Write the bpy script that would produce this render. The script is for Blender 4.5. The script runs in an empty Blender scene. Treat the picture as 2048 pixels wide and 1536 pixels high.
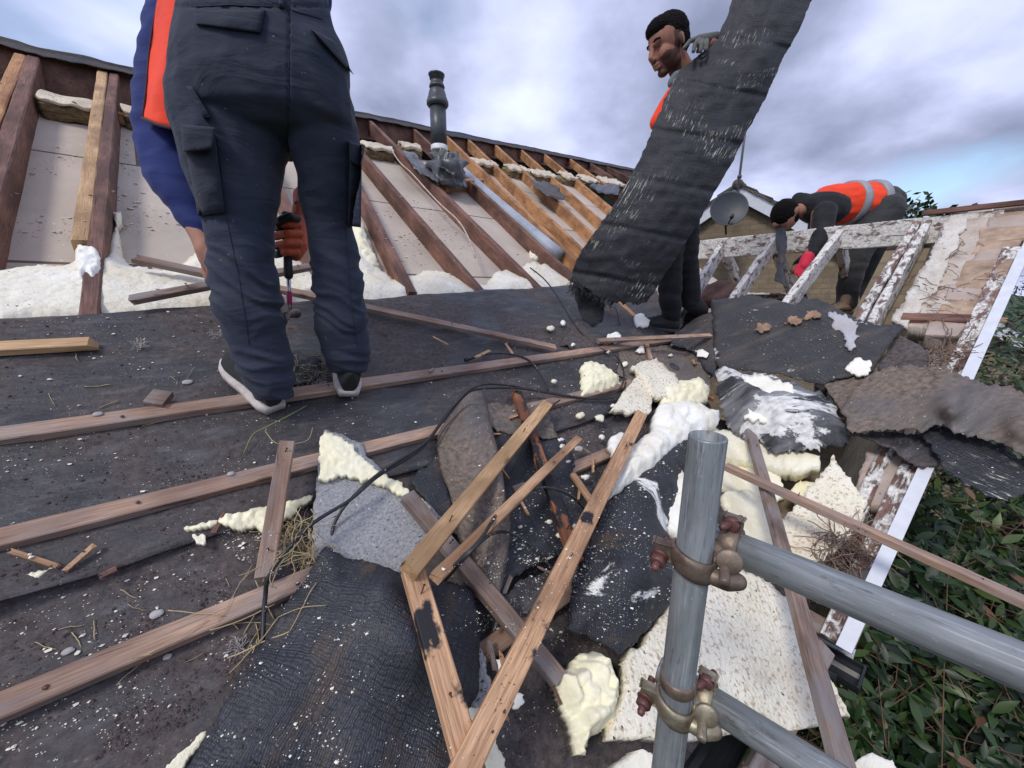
import bpy, bmesh, math, random
from math import sin, cos, tan, radians, pi, sqrt, atan2
from mathutils import Vector as V, Matrix, noise
from mathutils.geometry import delaunay_2d_cdt
random.seed(7)
sc = bpy.context.scene
COL = sc.collection
# ------------------------------------------------------------------ camera
F = 770.0; PITCH = radians(13.2); CAM = V((0, 0, 4.2))
cd = bpy.data.cameras.new('camera'); cam = bpy.data.objects.new('camera', cd); COL.objects.link(cam)
cd.sensor_width = 36; cd.lens = F / 2048 * 36; cd.clip_start = 0.02; cd.clip_end = 2000
cam.location = CAM; cam.rotation_euler = (pi / 2 - PITCH, 0, 0); sc.camera = cam
# ------------------------------------------------------------------ world
SUN_EL, SUN_AZ = radians(50), radians(215)      # azimuth clockwise from +Y: behind and to the left of the camera
w = bpy.data.worlds.new('World'); sc.world = w; w.use_nodes = True
wt = w.node_tree; wt.nodes.clear()
def wn(t, **k):
    n = wt.nodes.new(t)
    for a, b in k.items(): setattr(n, a, b)
    return n
sky = wn('ShaderNodeTexSky', sky_type='NISHITA', sun_disc=False, sun_elevation=SUN_EL, sun_rotation=SUN_AZ)
tc = wn('ShaderNodeTexCoord'); sep = wn('ShaderNodeSeparateXYZ'); wt.links.new(tc.outputs['Generated'], sep.inputs[0])
zz = wn('ShaderNodeMath', operation='MAXIMUM'); wt.links.new(sep.outputs['Z'], zz.inputs[0]); zz.inputs[1].default_value = 0.0
za = wn('ShaderNodeMath', operation='ADD'); wt.links.new(zz.outputs[0], za.inputs[0]); za.inputs[1].default_value = 0.34
dx = wn('ShaderNodeMath', operation='DIVIDE'); dy = wn('ShaderNodeMath', operation='DIVIDE')
wt.links.new(sep.outputs['X'], dx.inputs[0]); wt.links.new(za.outputs[0], dx.inputs[1])
wt.links.new(sep.outputs['Y'], dy.inputs[0]); wt.links.new(za.outputs[0], dy.inputs[1])
cb = wn('ShaderNodeCombineXYZ'); wt.links.new(dx.outputs[0], cb.inputs[0]); wt.links.new(dy.outputs[0], cb.inputs[1])
def wnoise(scale, off, detail=6, rough=.55, dist=.3):
    m = wn('ShaderNodeMapping'); m.inputs['Location'].default_value = off; m.inputs['Scale'].default_value = (1, 1, 1)
    wt.links.new(cb.outputs[0], m.inputs[0])
    n = wn('ShaderNodeTexNoise'); n.inputs['Scale'].default_value = scale; n.inputs['Detail'].default_value = detail
    n.inputs['Roughness'].default_value = rough; n.inputs['Distortion'].default_value = dist
    wt.links.new(m.outputs[0], n.inputs['Vector']); return n
n1_ = wnoise(1.5, (3.1, 1.2, 0), 7, .52, .1); n2_ = wnoise(.75, (8.3, 4.1, 0), 5, .5)
rp = wn('ShaderNodeValToRGB'); wt.links.new(n1_.outputs[0], rp.inputs[0])
e = rp.color_ramp.elements; e[0].position = .33; e[0].color = (.22, .25, .37, 1); e[1].position = .66; e[1].color = (.78, .84, 1.05, 1)
x = e.new(.43); x.color = (.36, .40, .58, 1); x = e.new(.53); x.color = (.56, .61, .86, 1)
rq = wn('ShaderNodeValToRGB'); wt.links.new(n2_.outputs[0], rq.inputs[0])
e = rq.color_ramp.elements; e[0].position = .28; e[0].color = (0, 0, 0, 1); e[1].position = .40; e[1].color = (1, 1, 1, 1)
# Nishita (scaled to real strength) shows in the gaps between the clouds
sm = wn('ShaderNodeVectorMath', operation='SCALE'); wt.links.new(sky.outputs[0], sm.inputs[0]); sm.inputs['Scale'].default_value = .14
cm = wn('ShaderNodeVectorMath', operation='SCALE'); wt.links.new(rp.outputs[0], cm.inputs[0]); cm.inputs['Scale'].default_value = 1.0
mx = wn('ShaderNodeMix', data_type='RGBA'); gap = wn('ShaderNodeVectorMath', operation='DISTANCE'); wt.links.new(tc.outputs['Generated'], gap.inputs[0]); gap.inputs[1].default_value = (.685, .705, .175)
gs = wn('ShaderNodeMapping'); gs.inputs['Scale'].default_value = (1, 1, 2.6); gs.inputs['Location'].default_value = (0, 0, -.28); wt.links.new(tc.outputs['Generated'], gs.inputs[0]); wt.links.new(gs.outputs[0], gap.inputs[0])
ga = wn('ShaderNodeMath', operation='MULTIPLY_ADD'); wt.links.new(n1_.outputs[0], ga.inputs[0]); ga.inputs[1].default_value = .55; wt.links.new(gap.outputs['Value'], ga.inputs[2])
gr = wn('ShaderNodeMapRange'); wt.links.new(ga.outputs[0], gr.inputs[0]); gr.inputs[1].default_value = .28; gr.inputs[2].default_value = .37
gm = wn('ShaderNodeMath', operation='MINIMUM'); wt.links.new(rq.outputs[0], gm.inputs[0]); wt.links.new(gr.outputs[0], gm.inputs[1]); wt.links.new(gm.outputs[0], mx.inputs[0])
wt.links.new(sm.outputs[0], mx.inputs[6]); wt.links.new(cm.outputs[0], mx.inputs[7])
bg = wn('ShaderNodeBackground'); wt.links.new(mx.outputs[2], bg.inputs[0]); bg.inputs[1].default_value = 1.0
wo = wn('ShaderNodeOutputWorld'); wt.links.new(bg.outputs[0], wo.inputs[0])
# ------------------------------------------------------------------ sun, exposure
sl = bpy.data.lights.new('sun', 'SUN'); so = bpy.data.objects.new('sun', sl); COL.objects.link(so)
sl.energy = 1.5; sl.angle = radians(14); sl.color = (1, .96, .9)
sd = V((sin(SUN_AZ) * cos(SUN_EL), cos(SUN_AZ) * cos(SUN_EL), sin(SUN_EL)))
so.rotation_euler = sd.to_track_quat('Z', 'Y').to_euler()
sc.view_settings.view_transform = 'Standard'; sc.view_settings.look = 'None'; sc.view_settings.exposure = 0.36; sc.view_settings.gamma = 1
# ------------------------------------------------------------------ geometry of the two roof slopes
AZ = radians(50.5); TH = radians(33)
U = V((sin(AZ), cos(AZ), 0)); W = V((-cos(AZ), sin(AZ), 0)); Z = V((0, 0, 1))
S1 = W * cos(TH) + Z * sin(TH); N1 = -W * sin(TH) + Z * cos(TH); H1 = 1.0
S2 = U * cos(TH) + Z * sin(TH); N2 = -U * sin(TH) + Z * cos(TH); H2 = 1.7
def ray(x, y):
    a, b = (x - 1024) / F, (768 - y) / F
    return V((a, cos(PITCH) + b * sin(PITCH), b * cos(PITCH) - sin(PITCH)))
def PZ(x, y, d): return CAM + ray(x, y) * d
def G(x, y, off=0, plane=0):
    if plane == 'Z': return PZ(x, y, off)
    d = ray(x, y); best = None
    for k, n, h in ((1, N1, H1), (2, N2, H2)):
        if plane and plane != k: continue
        q = d.dot(n)
        if q < -1e-4:
            t = (h - off) / -q
            if best is None or t < best: best = t
    return CAM + d * (best or 5)
def M(u, s, off=0): return CAM + U * u + S1 * s + N1 * (off - H1)
def Q(v, s, off=0): return CAM + W * v + S2 * s + N2 * (off - H2)
def us(x, y, off=0):
    p = G(x, y, off, 1) - CAM; return p.dot(U), p.dot(S1)
def vs(x, y, off=0):
    p = G(x, y, off, 2) - CAM; return p.dot(W), p.dot(S2)
# ------------------------------------------------------------------ materials
def nt(name):
    m = bpy.data.materials.new(name); m.use_nodes = True; t = m.node_tree
    b = t.nodes['Principled BSDF']; return m, t, b
class T:
    def __init__(s, name, coord='Object'):
        s.m, s.t, s.b = nt(name); s.tc = s.t.nodes.new('ShaderNodeTexCoord'); s.c = s.tc.outputs[coord]
        s.b.inputs['Roughness'].default_value = .7
    def n(s, ty, **k):
        n = s.t.nodes.new(ty)
        for a, b in k.items(): setattr(n, a, b)
        return n
    def L(s, a, b): s.t.links.new(a, b)
    def map(s, scale=(1, 1, 1), rot=(0, 0, 0), loc=(0, 0, 0), rnd=False):
        m = s.n('ShaderNodeMapping'); m.inputs['Scale'].default_value = scale; m.inputs['Rotation'].default_value = rot
        m.inputs['Location'].default_value = loc
        if rnd:
            oi = s.n('ShaderNodeObjectInfo'); mu = s.n('ShaderNodeMath', operation='MULTIPLY'); mu.inputs[1].default_value = 37
            s.L(oi.outputs['Random'], mu.inputs[0]); cbn = s.n('ShaderNodeCombineXYZ')
            for i in range(3): s.L(mu.outputs[0], cbn.inputs[i])
            s.L(cbn.outputs[0], m.inputs['Location'])
        s.L(s.c, m.inputs[0]); return m.outputs[0]
    def noise(s, vec, scale, detail=4, rough=.55, dist=0):
        n = s.n('ShaderNodeTexNoise'); s.L(vec, n.inputs['Vector'])
        for a, b in (('Scale', scale), ('Detail', detail), ('Roughness', rough), ('Distortion', dist)): n.inputs[a].default_value = b
        return n.outputs[0]
    def vor(s, vec, scale, feature='F1', out='Distance', rnd=1):
        n = s.n('ShaderNodeTexVoronoi', feature=feature); s.L(vec, n.inputs['Vector']); n.inputs['Scale'].default_value = scale
        n.inputs['Randomness'].default_value = rnd; return n.outputs[out]
    def wave(s, vec, scale, dire='X', dist=1, dscale=1, detail=2):
        n = s.n('ShaderNodeTexWave', bands_direction=dire); s.L(vec, n.inputs['Vector']); n.inputs['Scale'].default_value = scale
        n.inputs['Distortion'].default_value = dist; n.inputs['Detail Scale'].default_value = dscale; n.inputs['Detail'].default_value = detail
        return n.outputs['Fac']
    def ramp(s, f, stops):
        r = s.n('ShaderNodeValToRGB'); s.L(f, r.inputs[0]); e = r.color_ramp.elements
        for i, (p, c) in enumerate(stops):
            if not isinstance(c, (tuple, list)): c = (c, c, c)
            q = e[i] if i < 2 else e.new(p)
            q.position = p; q.color = (*c, 1)
        return r.outputs[0]
    def mix(s, f, a, b, mode='MIX'):
        m = s.n('ShaderNodeMix', data_type='RGBA', blend_type=mode)
        for sock, val in ((0, f), (6, a), (7, b)):
            if hasattr(val, 'links') or hasattr(val, 'is_linked'): s.L(val, m.inputs[sock])
            elif isinstance(val, (tuple, list)): m.inputs[sock].default_value = (*val, 1)
            else: m.inputs[sock].default_value = val
        return m.outputs[2]
    def math(s, op, a, b=0):
        m = s.n('ShaderNodeMath', operation=op)
        for i, v_ in enumerate((a, b)):
            if hasattr(v_, 'is_linked'): s.L(v_, m.inputs[i])
            else: m.inputs[i].default_value = v_
        return m.outputs[0]
    def color(s, c):
        if isinstance(c, tuple): s.b.inputs['Base Color'].default_value = (*c, 1)
        else: s.L(c, s.b.inputs['Base Color'])
    def rough(s, r):
        if hasattr(r, 'is_linked'): s.L(r, s.b.inputs['Roughness'])
        else: s.b.inputs['Roughness'].default_value = r
    def bump(s, h, dist=.005, strength=1):
        b = s.n('ShaderNodeBump'); b.inputs['Distance'].default_value = dist; b.inputs['Strength'].default_value = strength
        s.L(h, b.inputs['Height'])
        if s.b.inputs['Normal'].is_linked: s.L(s.b.inputs['Normal'].links[0].from_socket, b.inputs['Normal'])
        s.L(b.outputs[0], s.b.inputs['Normal'])
def mat_wood(name, dark, light, tar=0, white=0, grey=0):
    t = T(name); v = t.map((2.2, 42, 42), rnd=True); g = t.noise(v, 1.6, 5, .6, 1.2)
    fine = t.noise(t.map((9, 210, 210), rnd=True), 1.5, 3, .6)
    c = t.ramp(g, [(.32, dark), (.66, light)])
    c = t.mix(.55, c, t.ramp(fine, [(.3, tuple(k * .45 for k in dark)), (.6, light)]), 'MIX')
    big = t.noise(t.map((3, 6, 6), rnd=True), 1.3, 3)
    c = t.mix(t.ramp(big, [(.4, 0), (.62, .75)]), c, tuple(k * .55 for k in dark))
    kn = t.vor(t.map((5, 18, 18), rnd=True), 1.0); c = t.mix(t.ramp(kn, [(.06, .85), (.13, 0)]), c, tuple(k * .3 for k in dark))
    ck = t.noise(t.map((6, 80, 80), rnd=True), 1.0, 3, .6, .8); c = t.mix(t.ramp(ck, [(.67, 0), (.71, .8)]), c, tuple(k * .2 for k in dark)); t.bump(t.ramp(ck, [(.66, 1), (.71, 0)]), .003, .6)
    if grey: c = t.mix(t.ramp(t.noise(t.map((5, 14, 14), rnd=True), 1.5), [(.42, 0), (.6, grey)]), c, (.26, .23, .22))
    if tar: c = t.mix(t.ramp(t.noise(t.map((5, 7, 7), rnd=True), 1.1, 6, .6), [(.62 - tar * .3, 0), (.66 - tar * .3, 1)]), c, (.012, .011, .014))
    if white:
        wn_ = t.noise(t.map((11, 24, 24), rnd=True), 1.1, 9, .68, .5)
        mk = t.ramp(wn_, [(.58 - white * .3, 0), (.66 - white * .3, 1)])
        c = t.mix(mk, c, t.ramp(t.noise(t.map((30, 40, 40)), 2), [(.3, (.40, .36, .34)), (.62, (.80, .78, .72))])); t.bump(mk, .006, .8)
    t.color(c); t.rough(.72); t.bump(fine, .0012, .8); t.bump(g, .002, .6); return t.m
def mat_felt(name, base=(.027, .027, .029), dust=(.125, .098, .09), amt=.62):
    t = T(name, 'UV'); v = t.map((1, 1, 1))
    g = t.noise(t.map((3, 14, 1)), 2.2, 6, .62, .4); m = t.ramp(t.noise(v, 2.1, 8, .68, .5), [(.58 - .24 * amt, 0), (.72 - .2 * amt, 1)])
    c = t.ramp(g, [(.25, tuple(k * .6 for k in base)), (.7, tuple(k * 1.9 for k in base))])
    c = t.mix(m, c, t.ramp(t.noise(v, 55, 4, .7), [(.32, tuple(k * .25 for k in dust)), (.68, dust)]))
    sp = t.noise(v, 170, 2, .5); c = t.mix(t.ramp(sp, [(.66, 0), (.71, .5)]), c, (.22, .20, .20))
    c = t.mix(t.ramp(t.noise(t.map((3, 9, 1), loc=(4, 2, 0)), 3, 7, .7, .4), [(.52, 0), (.72, .5)]), c, (.17, .16, .165))
    t.color(c); t.rough(t.ramp(m, [(0, .42), (1, .85)])); t.bump(t.noise(t.map((9, 30, 1)), 3, 7, .65), .006, .6)
    t.bump(t.noise(v, 120, 3), .0015, .7); return t.m
def mat_hessian(name, base=(.022, .024, .031), dust=(.12, .075, .04), fleck=.5, cell=62, white=0, streak=0, rough=.55, dusty=.4, pb=.0018):
    t = T(name, 'UV'); v = t.map(); warp = t.noise(v, 9, 3)
    vv = t.n('ShaderNodeVectorMath', operation='ADD'); sv = t.n('ShaderNodeVectorMath', operation='SCALE')
    nn = t.n('ShaderNodeTexNoise'); nn.inputs['Scale'].default_value = 14; nn.inputs['Detail'].default_value = 3; t.L(v, nn.inputs['Vector'])
    t.L(nn.outputs['Color'], sv.inputs[0]); sv.inputs['Scale'].default_value = .035; t.L(v, vv.inputs[0]); t.L(sv.outputs[0], vv.inputs[1])
    v2 = vv.outputs[0]
    wx = t.wave(v2, cell / 1.15, 'X', 1.0, 3); wy = t.wave(v2, cell * 1.25 / 1.15, 'Y', 1.0, 3)
    th_ = t.math('POWER', t.math('MULTIPLY', wx, wy), .5)
    sm_ = t.n('ShaderNodeMapping'); sm_.inputs['Scale'].default_value = (1.25, .95, 1); t.L(v2, sm_.inputs[0])
    ve_ = t.ramp(t.vor(sm_.outputs[0], cell * 1.15, 'DISTANCE_TO_EDGE', 'Distance', .30), [(.0, 0), (.22, 1)])
    crs = t.ramp(t.noise(t.map((26, 3.5, 1)), 1.5, 4, .6, .6), [(.36, 0), (.46, 1)])
    pil = t.math('MULTIPLY', t.math('ADD', t.math('MULTIPLY', ve_, .45), t.math('MULTIPLY', th_, .55)), t.math('ADD', t.math('MULTIPLY', crs, .5), .5))
    c = t.mix(t.ramp(t.noise(v, 5, 5, .65), [(.35, 0), (.7, .8)]), base, tuple(k * 2.0 for k in base))
    c = t.mix(t.ramp(pil, [(.1, .85), (.45, 0)]), c, tuple(k * .3 for k in base))
    dm = t.ramp(t.noise(t.map((2, 5, 1), loc=(3, 1, 0)), 1.7, 6, .6), [(.64 - .25 * dusty, 0), (.82 - .2 * dusty, .9)]); c = t.mix(dm, c, dust)
    fl = t.ramp(t.noise(t.map((70, 190, 1)), 1, 2), [(.70, 0), (.73, fleck)]); c = t.mix(fl, c, (.42, .32, .17))
    fl = t.ramp(t.noise(t.map((190, 75, 1)), 1, 2), [(.72, 0), (.75, fleck)]); c = t.mix(fl, c, (.45, .38, .24))
    if white:
        wmask = t.ramp(t.noise(t.map((3, 3, 1), loc=(7, 9, 0)), 1.5, 9, .72, .8), [(.63 - .3 * white, 0), (.66 - .3 * white, 1)])
        c = t.mix(wmask, c, t.ramp(t.noise(v, 40, 4), [(.3, (.45, .45, .47)), (.6, (.86, .85, .80))])); t.bump(wmask, .006, .8)
    if streak:
        st = t.noise(t.map((95, 9, 1)), 1.2, 6, .75); ar = t.noise(t.map((1.6, 3, 1), loc=(1.5, 5, 0)), 1.6, 3)
        k = t.math('MULTIPLY', t.ramp(st, [(.555, 0), (.61, 1)]), t.ramp(ar, [(.52, 0), (.62, streak)])); c = t.mix(k, c, (.72, .70, .58))
    t.color(c); t.rough(rough); t.bump(t.noise(v, 26, 4, .6), .006, .5); t.bump(pil, pb, .8); return t.m
def mat_foam(name, c1=(.90, .88, .74), c2=(.80, .72, .48), speck=0, weave=0, bumps=38, grime=.25):
    t = T(name, 'Object'); v = t.map(rnd=True); g = t.noise(v, 7, 5, .6)
    c = t.mix(t.ramp(g, [(.3, 0), (.72, 1)]), c1, c2)
    if speck:
        c = t.mix(t.ramp(t.noise(v, 85, 3, .6), [(.54, 0), (.64, speck)]), c, (.42, .28, .17))
        c = t.mix(t.ramp(t.noise(v, 3.5, 5), [(.5, 0), (.72, .55 * speck)]), c, (.56, .40, .27))
        c = t.mix(t.ramp(t.noise(v, 60, 2, .5), [(.72, 0), (.74, 1)]), c, (.03, .025, .025))
    if grime: c = t.mix(t.ramp(t.noise(v, 17, 7, .7), [(.55, 0), (.78, grime)]), c, (.34, .28, .23))
    t.color(c); t.rough(.62); b = t.b
    if 'Subsurface Weight' in b.inputs:
        b.inputs['Subsurface Weight'].default_value = 0
    if weave:
        tb = t.vor(v, weave, 'DISTANCE_TO_EDGE', 'Distance', .5); t.bump(tb, .006, .8)
    if bumps: t.bump(t.noise(v, bumps, 4, .6), .008, .7)
    t.bump(t.noise(v, 170, 3), .0015, .6); return t.m
def mat_plain(name, c, rough=.6, metal=0, var=.25, vs_=20, bump=.001, bs=60, coord='Object', spec=None):
    t = T(name, coord); v = t.map(rnd=True); g = t.noise(v, vs_, 5, .6)
    t.color(t.ramp(g, [(.3, tuple(k * (1 - var) for k in c)), (.7, tuple(min(1, k * (1 + var)) for k in c))])); t.rough(rough)
    t.b.inputs['Metallic'].default_value = metal
    if bump: t.bump(t.noise(v, bs, 4), bump, .8)
    if spec is not None: t.b.inputs['Specular IOR Level'].default_value = spec
    return t.m
def mat_steel(name):
    t = T(name); v = t.map((60, 60, 5), rnd=True); g = t.noise(v, 1, 5, .65); h = t.noise(t.map((18, 18, 9), rnd=True), 1, 6, .65)
    c = t.ramp(g, [(.3, (.15, .165, .165)), (.7, (.33, .355, .355))]); c = t.mix(t.ramp(h, [(.45, 0), (.75, .65)]), c, (.36, .38, .39))
    c = t.mix(t.ramp(t.noise(t.map((30, 30, 14), rnd=True), 1.3, 6, .7), [(.60, 0), (.70, .7)]), c, (.10, .085, .075))
    c = t.mix(t.ramp(t.noise(t.map((150, 150, 7), rnd=True), 1.2, 4, .7), [(.55, 0), (.66, .6)]), c, (.46, .48, .49)); c = t.mix(t.ramp(t.noise(t.map((120, 120, 9), rnd=True), 1.2, 4, .7), [(.58, 0), (.66, .6)]), c, (.09, .095, .10))
    c = t.mix(t.ramp(t.noise(t.map((70, 70, 30), rnd=True), 1.3, 4, .7), [(.66, 0), (.70, .8)]), c, (.62, .62, .6))
    t.color(c); t.rough(t.ramp(h, [(.3, .42), (.7, .6)])); t.b.inputs['Metallic'].default_value = .45; t.bump(g, .0006, .7); return t.m
def mat_rust(name, a=(.10, .055, .045), b=(.24, .19, .14), metal=.5):
    t = T(name); v = t.map(rnd=True); g = t.noise(v, 34, 6, .65); t.color(t.ramp(g, [(.3, a), (.62, b)])); t.rough(.5); t.b.inputs['Metallic'].default_value = metal
    t.bump(t.noise(v, 140, 4), .0008, .8); return t.m
def mat_cloth(name, c, fold=.006, fs=9, rough=.85, stain=(.08, .08, .085), amt=.25):
    t = T(name); v = t.map(); g = t.noise(v, 3, 6, .6)
    cc = t.ramp(g, [(.3, tuple(k * .72 for k in c)), (.7, tuple(min(1, k * 1.25) for k in c))])
    cc = t.mix(t.ramp(t.noise(v, 5.2, 7, .65), [(.5, 0), (.75, amt)]), cc, stain)
    cc = t.mix(t.ramp(t.noise(v, 70, 2), [(.73, 0), (.75, .35 * min(1, amt * 3))]), cc, (.3, .3, .29))
    t.color(cc); t.rough(rough); t.b.inputs['Sheen Weight'].default_value = .06
    if fold: t.bump(t.noise(t.map((1, 1, 3.2)), fs, 3, .5, .8), fold, .7)
    t.bump(t.noise(v, 330, 2), .0006, .6); return t.m
MW = dict(
 old=mat_wood('old_brown_timber', (.10, .045, .033), (.30, .15, .105)),
 orange=mat_wood('orange_timber', (.30, .125, .045), (.62, .33, .15)),
 pale=mat_wood('pale_timber', (.42, .24, .11), (.72, .47, .25)),
 batten=mat_wood('batten_timber', (.25, .14, .10), (.56, .37, .255), grey=.5),
 loose=mat_wood('loose_batten_timber', (.34, .17, .08), (.68, .43, .25), tar=.03),
 pink=mat_wood('stripped_batten_timber', (.36, .18, .085), (.72, .44, .25), tar=.07),
 tar=mat_wood('tarred_timber', (.16, .05, .025), (.46, .19, .08), tar=.5),
 grey=mat_wood('weathered_timber', (.14, .09, .07), (.36, .25, .19), grey=.8),
 foamy=mat_wood('foam_covered_timber', (.13, .06, .045), (.34, .18, .135), white=.44),
 foamier=mat_wood('foam_caked_timber', (.12, .06, .05), (.34, .20, .16), white=.60))
M_FELT = mat_felt('roofing_felt'); M_FELTB = mat_felt('dusty_felt', amt=.95); M_FELTG = mat_felt('grey_brown_felt', (.085, .075, .068), (.26, .20, .155), .9)
M_HES = mat_hessian('hessian_felt'); M_HES2 = mat_hessian('speckled_hessian_felt', fleck=.2, white=.16, dusty=.2, cell=75)
M_HES3 = mat_hessian('brown_hessian_felt', base=(.034, .033, .034), dust=(.115, .09, .07), fleck=.25, white=.08, cell=52, dusty=.5, pb=.004)
M_HESW = mat_hessian('foam_streaked_felt', base=(.019, .020, .025), dust=(.05, .048, .05), fleck=.12, streak=.85, dusty=.25, cell=46, rough=.6, pb=.0024)
M_HESG = mat_hessian('torn_foam_backed_felt', base=(.035, .036, .04), dust=(.36, .36, .37), fleck=.1, white=.38, dusty=.75, cell=100)
M_FOAM = mat_foam('cream_foam'); M_FOAMW = mat_foam('white_foam', (.93, .93, .90), (.86, .80, .60), grime=.15)
M_FOAMS = mat_foam('speckled_foam', (.88, .84, .70), (.78, .72, .54), speck=.75, weave=60, bumps=15)
M_FOAMY = mat_foam('yellow_foam', (.88, .81, .52), (.92, .88, .68), grime=.15, bumps=22)
M_FOAMR = mat_foam('sprayed_foam', (.90, .88, .78), (.76, .69, .50), speck=.25, weave=26, bumps=20)
def mat_greyfoam():
    t = T('grey_foam_face', 'UV'); v = t.map(); c = t.ramp(t.noise(v, 130, 4, .8), [(.3, (.15, .15, .155)), (.65, (.40, .40, .41))])
    c = t.mix(t.ramp(t.noise(t.map((60, 190, 1)), 1, 2), [(.66, 0), (.68, 1)]), c, (.02, .02, .022))
    c = t.mix(t.ramp(t.noise(t.map((130, 60, 1)), 1, 2), [(.71, 0), (.73, .9)]), c, (.75, .75, .74))
    t.color(c); t.rough(.8); t.bump(t.noise(v, 150, 3), .002, .9); return t.m
M_GFOAM = mat_greyfoam()
def mat_board():
    t = T('plasterboard', 'UV'); v = t.map(); g = t.noise(v, 2.5, 6, .6); c = t.ramp(g, [(.3, (.41, .345, .285)), (.7, (.55, .475, .40))])
    c = t.mix(t.ramp(t.noise(v, 42, 5, .7), [(.63, 0), (.70, .75)]), c, (.82, .79, .68))
    c = t.mix(t.ramp(t.noise(t.map((13, 26, 1)), 1.8, 5, .7), [(.68, 0), (.74, .8)]), c, (.11, .075, .055))
    b = t.n('ShaderNodeTexBrick'); t.L(t.map((1, 1, 1), loc=(.1, .18, 0)), b.inputs['Vector']); b.inputs['Scale'].default_value = 1
    b.inputs['Brick Width'].default_value = 9; b.inputs['Row Height'].default_value = 1.05; b.inputs['Mortar Size'].default_value = .009
    c = t.mix(b.outputs['Fac'], c, (.12, .09, .07)); t.color(c); t.rough(.85); t.bump(t.noise(v, 50, 4), .002, .5); return t.m
M_BOARD = mat_board()
def mat_wool():
    t = T('mineral_wool'); v = t.map((4, 4, 26), rnd=True); c = t.ramp(t.noise(v, 2.2, 6, .7, 1), [(.3, (.03, .022, .013)), (.5, (.19, .13, .065)), (.72, (.48, .37, .2))])
    t.color(c); t.rough(.95); t.bump(t.noise(v, 3, 6, .7), .02, 1); return t.m
M_WOOL = mat_wool(); M_WOOLT = mat_foam('wool_facing', (.72, .64, .50), (.50, .42, .30), speck=.3, bumps=30)
M_STEEL = mat_steel('galvanised_steel'); M_RUST = mat_rust('rusty_fitting'); M_BRASS = mat_rust('plated_fitting', (.16, .12, .08), (.42, .37, .26), .7)
M_BOLT = mat_rust('rusty_bolt', (.07, .025, .025), (.17, .075, .065), .3)
M_PLBLK = mat_plain('black_plastic', (.02, .022, .026), .3, bump=0); M_DKGREY = mat_plain('dark_grey_plastic', (.05, .058, .066), .4, bump=.0005)
M_CABLE = mat_plain('cable_sheath', (.02, .02, .022), .45, bump=0)
M_PIPE = mat_plain('grey_pipe', (.33, .37, .42), .5, bump=.001, var=.2, vs_=6); M_WPIPE = mat_plain('white_pipe', (.75, .75, .73), .4)
M_LEAD = mat_plain('lead_sheet', (.13, .135, .14), .42, metal=.4, var=.6, vs_=9, bump=.01, bs=14)
M_WHITE = mat_plain('white_upvc', (.66, .68, .72), .4, var=.08, bump=0); M_BRICK = None
def mat_brick(name, a, b, mort, sc_=1, coord='UV'):
    t = T(name, coord); v = t.map(); br = t.n('ShaderNodeTexBrick'); t.L(v, br.inputs['Vector']); br.inputs['Scale'].default_value = sc_
    br.inputs['Brick Width'].default_value = .30; br.inputs['Row Height'].default_value = .10; br.inputs['Mortar Size'].default_value = .008
    br.inputs['Color1'].default_value = (*a, 1); br.inputs['Color2'].default_value = (*b, 1); br.inputs['Mortar'].default_value = (*mort, 1)
    br.inputs['Mortar Smooth'].default_value = .4
    c = t.mix(t.ramp(t.noise(v, 7, 6, .7), [(.3, 0), (.7, .6)]), br.outputs['Color'], tuple(k * .5 for k in a)); t.color(c); t.rough(.9)
    t.bump(br.outputs['Fac'], .01, -.7); t.bump(t.noise(v, 22, 5, .7), .012, .7); return t.m
M_STONE = mat_brick('sandstone_wall', (.22, .165, .10), (.32, .25, .16), (.17, .15, .12))
M_TILE = mat_plain('old_roof_tile', (.10, .088, .075), .9, var=.6, vs_=5, bump=.02, bs=12)
M_MORT = mat_foam('dusty_mortar', (.50, .42, .38), (.32, .25, .20), speck=.6, bumps=25, grime=.6)
M_BRK = mat_plain('rough_brick', (.38, .27, .19), .9, var=.4, vs_=12, bump=.015, bs=25)
M_DARK = mat_plain('loft_shade_dark', (.035, .028, .024), .9)  # near-black colour standing in for the shade inside the loft
def mat_leaf():
    t = T('leaf', 'Object'); oi = t.n('ShaderNodeAttribute', attribute_name='tone', attribute_type='GEOMETRY')
    c = t.ramp(oi.outputs['Fac'], [(0, (.006, .017, .006)), (.5, (.020, .050, .013)), (.85, (.075, .11, .030)), (1, (.14, .07, .04))])
    t.color(c); t.rough(.42); t.b.inputs['Specular IOR Level'].default_value = .35
    if 'Transmission Weight' in t.b.inputs: t.b.inputs['Subsurface Weight'].default_value = 0
    return t.m
M_LEAF = mat_leaf(); M_STEM = mat_plain('stem', (.13, .075, .045), .8)
M_SOIL = mat_plain('soil', (.03, .024, .018), .95, var=.5, bump=.02, bs=20)
M_TROU = mat_cloth('navy_work_trousers', (.019, .027, .050), .010, 7, stain=(.055, .058, .066), amt=.6)
M_TRIM = mat_cloth('navy_pocket_cloth', (.012, .018, .036), .006, 12, stain=(.045, .045, .05), amt=.4)
M_BLACKC = mat_cloth('black_cloth', (.005, .0055, .007), .010, 8); M_DKC = mat_cloth('charcoal_cloth', (.035, .036, .036), .010, 9)
M_BLUE = mat_cloth('royal_blue_sleeve', (.005, .018, .125), .007, 6, stain=(.01, .02, .12), amt=.2)
M_HIVIS = mat_cloth('hi_vis_orange', (1.0, .055, .012), .004, 7, stain=(.8, .03, .01), amt=.15); M_PIPING = mat_cloth('vest_piping', (.05, .012, .02), 0)
M_REFL = mat_plain('reflective_tape', (.30, .30, .32), .45, var=.1); M_GLOVE = mat_cloth('orange_glove', (.52, .085, .025), .002, 20, rough=.6, amt=.1)
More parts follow.
